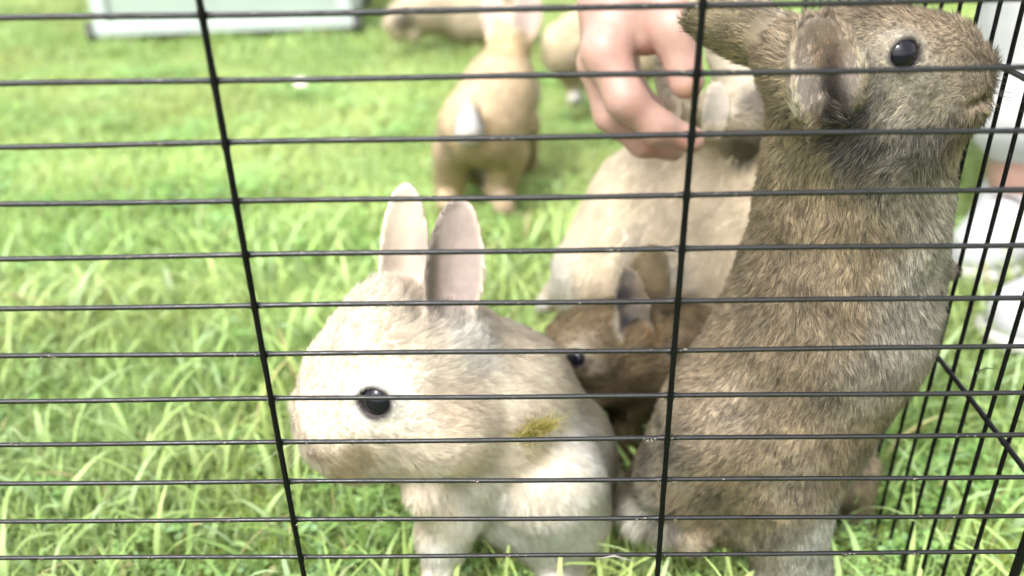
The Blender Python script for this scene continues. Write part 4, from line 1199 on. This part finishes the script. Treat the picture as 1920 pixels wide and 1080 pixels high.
# ================================================================== THE CRATE
def crate():
    A_, B_ = ground_at(186, 84), ground_at(662, 66)
    ax_ = unit(B_-A_); Lx = np.linalg.norm(B_-A_); dp = np.cross([0, 0, 1.0], ax_)
    root = empty('plastic_crate', tuple(A_), label='pale grey translucent plastic crate with lighter frame, standing on the far lawn', cat='crate')
    M_P = mat_plain('frosted_plastic_panel', (0.27, 0.32, 0.28), 0.35, 0.05, 8, 0.05)
    M_F = mat_plain('pale_plastic_frame', (0.37, 0.42, 0.39), 0.4, 0.05, 12, 0.05)
    M_K = mat_plain('black_castor', (0.02, 0.02, 0.022), 0.5, 0.2, 50, 0.1)
    def box(name, o0, sx, sy_, sz_, mt, bev=.006):
        bm = bmesh.new(); bmesh.ops.create_cube(bm, size=1)
        bmesh.ops.bevel(bm, geom=bm.edges[:], offset=bev/max(sx, sy_, sz_) if False else 0.001, segments=1, affect='EDGES')
        for v in bm.verts:
            p = o0+ax_*(v.co.x+.5)*sx+dp*(v.co.y+.5)*sy_+np.array([0, 0, 1.0])*(v.co.z+.5)*sz_
            v.co = Vector(p)
        bm.normal_update()
        me = bpy.data.meshes.new(name); bm.to_mesh(me); bm.free()
        return link(name, me, mt, root)
    Hh, Dd, z0 = .30, .38, .022
    up = np.array([0, 0, 1.0])
    fr = .034
    box('front_panel', A_+up*(z0+fr)+ax_*fr+dp*.012, Lx-2*fr, .006, Hh-fr*2, M_P)
    box('back_panel', A_+up*(z0+fr)+ax_*fr+dp*(Dd-.018), Lx-2*fr, .006, Hh-fr*2, M_P)
    box('side_panel', A_+up*(z0+fr)+ax_*.012+dp*fr, .006, Dd-2*fr, Hh-fr*2, M_P)
    box('side_panel', A_+up*(z0+fr)+ax_*(Lx-.018)+dp*fr, .006, Dd-2*fr, Hh-fr*2, M_P)
    box('base', A_+up*z0+ax_*.002+dp*.002, Lx-.004, Dd-.004, .018, M_P)
    for x_, y_ in ((0, 0), (Lx-fr, 0), (0, Dd-fr), (Lx-fr, Dd-fr)):
        box('corner_post', A_+up*(z0+fr)+ax_*x_+dp*y_, fr, fr, Hh-2*fr, M_F)
    for zz_ in (z0, z0+Hh-fr):
        box('rail', A_+up*zz_-ax_*.003-dp*.003, Lx+.006, fr, fr, M_F)
        box('rail', A_+up*zz_-ax_*.003+dp*(Dd-fr+.003), Lx+.006, fr, fr, M_F)
        box('rail', A_+up*zz_-ax_*.003+dp*(fr-.002), fr, Dd-2*fr+.004, fr, M_F)
        box('rail', A_+up*zz_+ax_*(Lx-fr+.003)+dp*(fr-.002), fr, Dd-2*fr+.004, fr, M_F)
    for x_, y_ in ((-.012, .01), (Lx+.012, .01), (-.012, Dd-.01), (Lx+.012, Dd-.01)):
        bm = bmesh.new()
        bmesh.ops.create_cone(bm, cap_ends=True, segments=24, radius1=.022, radius2=.022, depth=.016)
        bmesh.ops.bevel(bm, geom=[e for e in bm.edges if e.calc_face_angle(0) > 1], offset=.003, segments=2, affect='EDGES')
        p = A_+ax_*x_+dp*y_
        mm = Matrix.Translation((p[0], p[1], .024)) @ Matrix.Rotation(math.pi/2, 4, 'Y')
        bm.transform(mm)
        me = bpy.data.meshes.new('castor'); bm.to_mesh(me); bm.free()
        cs = link('castor', me, M_K, root)
        bm = bmesh.new(); bmesh.ops.create_cube(bm, size=1)
        bm.transform(Matrix.Translation((p[0], p[1], .046)) @ Matrix.Diagonal((.024, .020, .014, 1)))
        me = bpy.data.meshes.new('bracket'); bm.to_mesh(me); bm.free()
        b2 = link('bracket', me, M_K); b2.parent = cs
crate()

# ================================================================== SMALL THINGS
def flower(P, r_, label):
    root = empty('daisy', tuple(P), label=label, cat='flower')
    M_W = mat_plain('white_petal', (0.52, 0.50, 0.42), 0.6, 0.05, 50, 0.1)
    M_Y = mat_plain('yellow_centre', (0.6, 0.45, 0.05), 0.7, 0.2, 200, 0.3)
    M_S = mat_plain('flower_stem', (0.07, 0.15, 0.03), 0.6, 0.2, 60, 0.1)
    top_ = P+[0.004, -.006, .045]
    link('stem', tube_mesh('stem', [P, P+[.002, -.001, .02], top_], [.0013]*3, 6), M_S, root)
    tilt = Matrix.Rotation(.6, 4, 'X')
    for i in range(13):
        a_ = i/13*2*math.pi
        vs = [(0, -.1, 0), (.55, -.18, .06), (.95, -.1, .02), (1.0, 0, 0), (.95, .1, .02), (.55, .18, .06), (0, .1, 0)]
        bot = [(x, y, z-.03) for x, y, z in vs]
        mm = Matrix.Translation(Vector(top_)) @ tilt @ Matrix.Rotation(a_, 4, 'Z') @ Matrix.Diagonal((r_, r_, r_, 1))
        allv = [mm @ Vector(v) for v in vs+bot]
        n = len(vs)
        me = bpy.data.meshes.new('petal')
        me.from_pydata(allv, [], [tuple(range(n)), tuple(reversed(range(n, 2*n)))]+[(j, (j+1) % n+0, (j+1) % n+n, j+n)[::-1] for j in range(n)])
        link('petal', me, M_W, root)
    bm = bmesh.new(); bmesh.ops.create_uvsphere(bm, u_segments=12, v_segments=8, radius=r_*.3)
    bm.transform(Matrix.Translation(Vector(top_)) @ tilt @ Matrix.Diagonal((1, 1, .5, 1)))
    me = bpy.data.meshes.new('centre'); bm.to_mesh(me); bm.free()
    link('centre', me, M_Y, root)
flower(ground_at(566, 196), .013, 'small white daisy standing alone in the lawn left of the fawn rabbit')

def strands(name, centre, n, length, spread, nrm, upv, cols, rad, label, cat, seed=5):
    rg = np.random.default_rng(seed)
    K = 7
    V = []; F_ = []; C = []
    nrm = unit(nrm)
    sx = unit(np.cross(nrm, upv))
    for i in range(n):
        b0 = centre+sx*rg.normal(0, spread[0])+np.asarray(upv)*rg.normal(0, spread[1])+nrm*rg.uniform(0, .003)
        d = unit(np.asarray(upv)*rg.uniform(.3, 1)+sx*rg.normal(0, .7)+nrm*rg.uniform(0, .7))
        curl = rg.normal(0, .8, 3)
        L = length*rg.uniform(.4, 1.1); r_ = rad*rg.uniform(.6, 1.4)
        sd_ = unit(np.cross(d, nrm)+rg.normal(0, .2, 3))
        cc = cols[rg.integers(len(cols))]*rg.uniform(.7, 1.2)
        o0 = len(V)
        for j in range(K):
            s = j/(K-1); p = b0+L*(d*s+curl*s*s*.5); wv = r_*(1-s*.8)
            V += [p-sd_*wv, p+sd_*wv, p+nrm*wv*.8]; C += [cc]*3
        for j in range(K-1):
            a_ = o0+3*j
            F_ += [(a_, a_+1, a_+4, a_+3), (a_+1, a_+2, a_+5, a_+4), (a_+2, a_, a_+3, a_+5)]
    me = mesh_np(name, np.array(V), np.array(F_))
    col_attr(me, np.array(C))
    o = link(name, me, M_GRASS)
    return tag(o, label=label, cat=cat)

def ray_hit(px, py, names=('body',)):
    dg = bpy.context.evaluated_depsgraph_get(); dg.update()
    d = unit(_fw*F_PX + CR*(px-960) + CU*(540-py))
    best = None
    org = Vector(CP)
    for o in bpy.data.objects:
        if o.type == 'MESH' and o.name.startswith('body') and 'rabbit' in (o.parent.name if o.parent else ''):
            mi = o.matrix_world.inverted()
            ok, loc, nr, _ = o.ray_cast(mi @ org, Vector(d))
            if ok:
                dist = (o.matrix_world @ loc-org).length
                if best is None or dist < best[0]: best = (dist, np.array(o.matrix_world @ loc), np.array(nr))
    return best
bpy.context.view_layer.update()
h = ray_hit(992, 806)
strands('hay_tuft', h[1]+h[2]*.006, 520, .0115, (.0062, .0022), h[2], (0, 0, 1), np.array([[.56, .47, .12], [.46, .40, .09], [.66, .56, .24], [.36, .34, .07]]), .00030,
        'small yellow-green tuft of hay stuck on the flank of the cream rabbit', 'hay')
p = at(1120, 1046, D0-.003)
M_STRAW = mat_plain('dry_straw', (0.17, 0.16, 0.13), 0.7, 0.3, 300, 0.2)
o = link('straw', tube_mesh('straw', [at(1115, 1049, D0-.0004), at(1135, 1045, D0-.0012), at(1152, 1042, D0-.0016), at(1175, 1049, D0-.0014), at(1196, 1053, D0-.0008)], [.0002, .0004, .0006, .0004, .0002], 8), M_STRAW)
tag(o, 'thin pale straw lying on the lowest visible wire between the cream and brown rabbits', 'straw')
M_TWIG = mat_plain('dark_stalk', (0.03, 0.04, 0.015), 0.8, 0.2, 300, 0.2)
o = link('stalk', tube_mesh('stalk', [at(1832, 701, .405), at(1838, 694, .41), at(1850, 690, .42), at(1864, 692, .425)], [.0006, .0005, .0004, .0002], 6), M_TWIG)
tag(o, 'thin curled dark stalk hooked on an upright wire of the side panel', 'stalk')
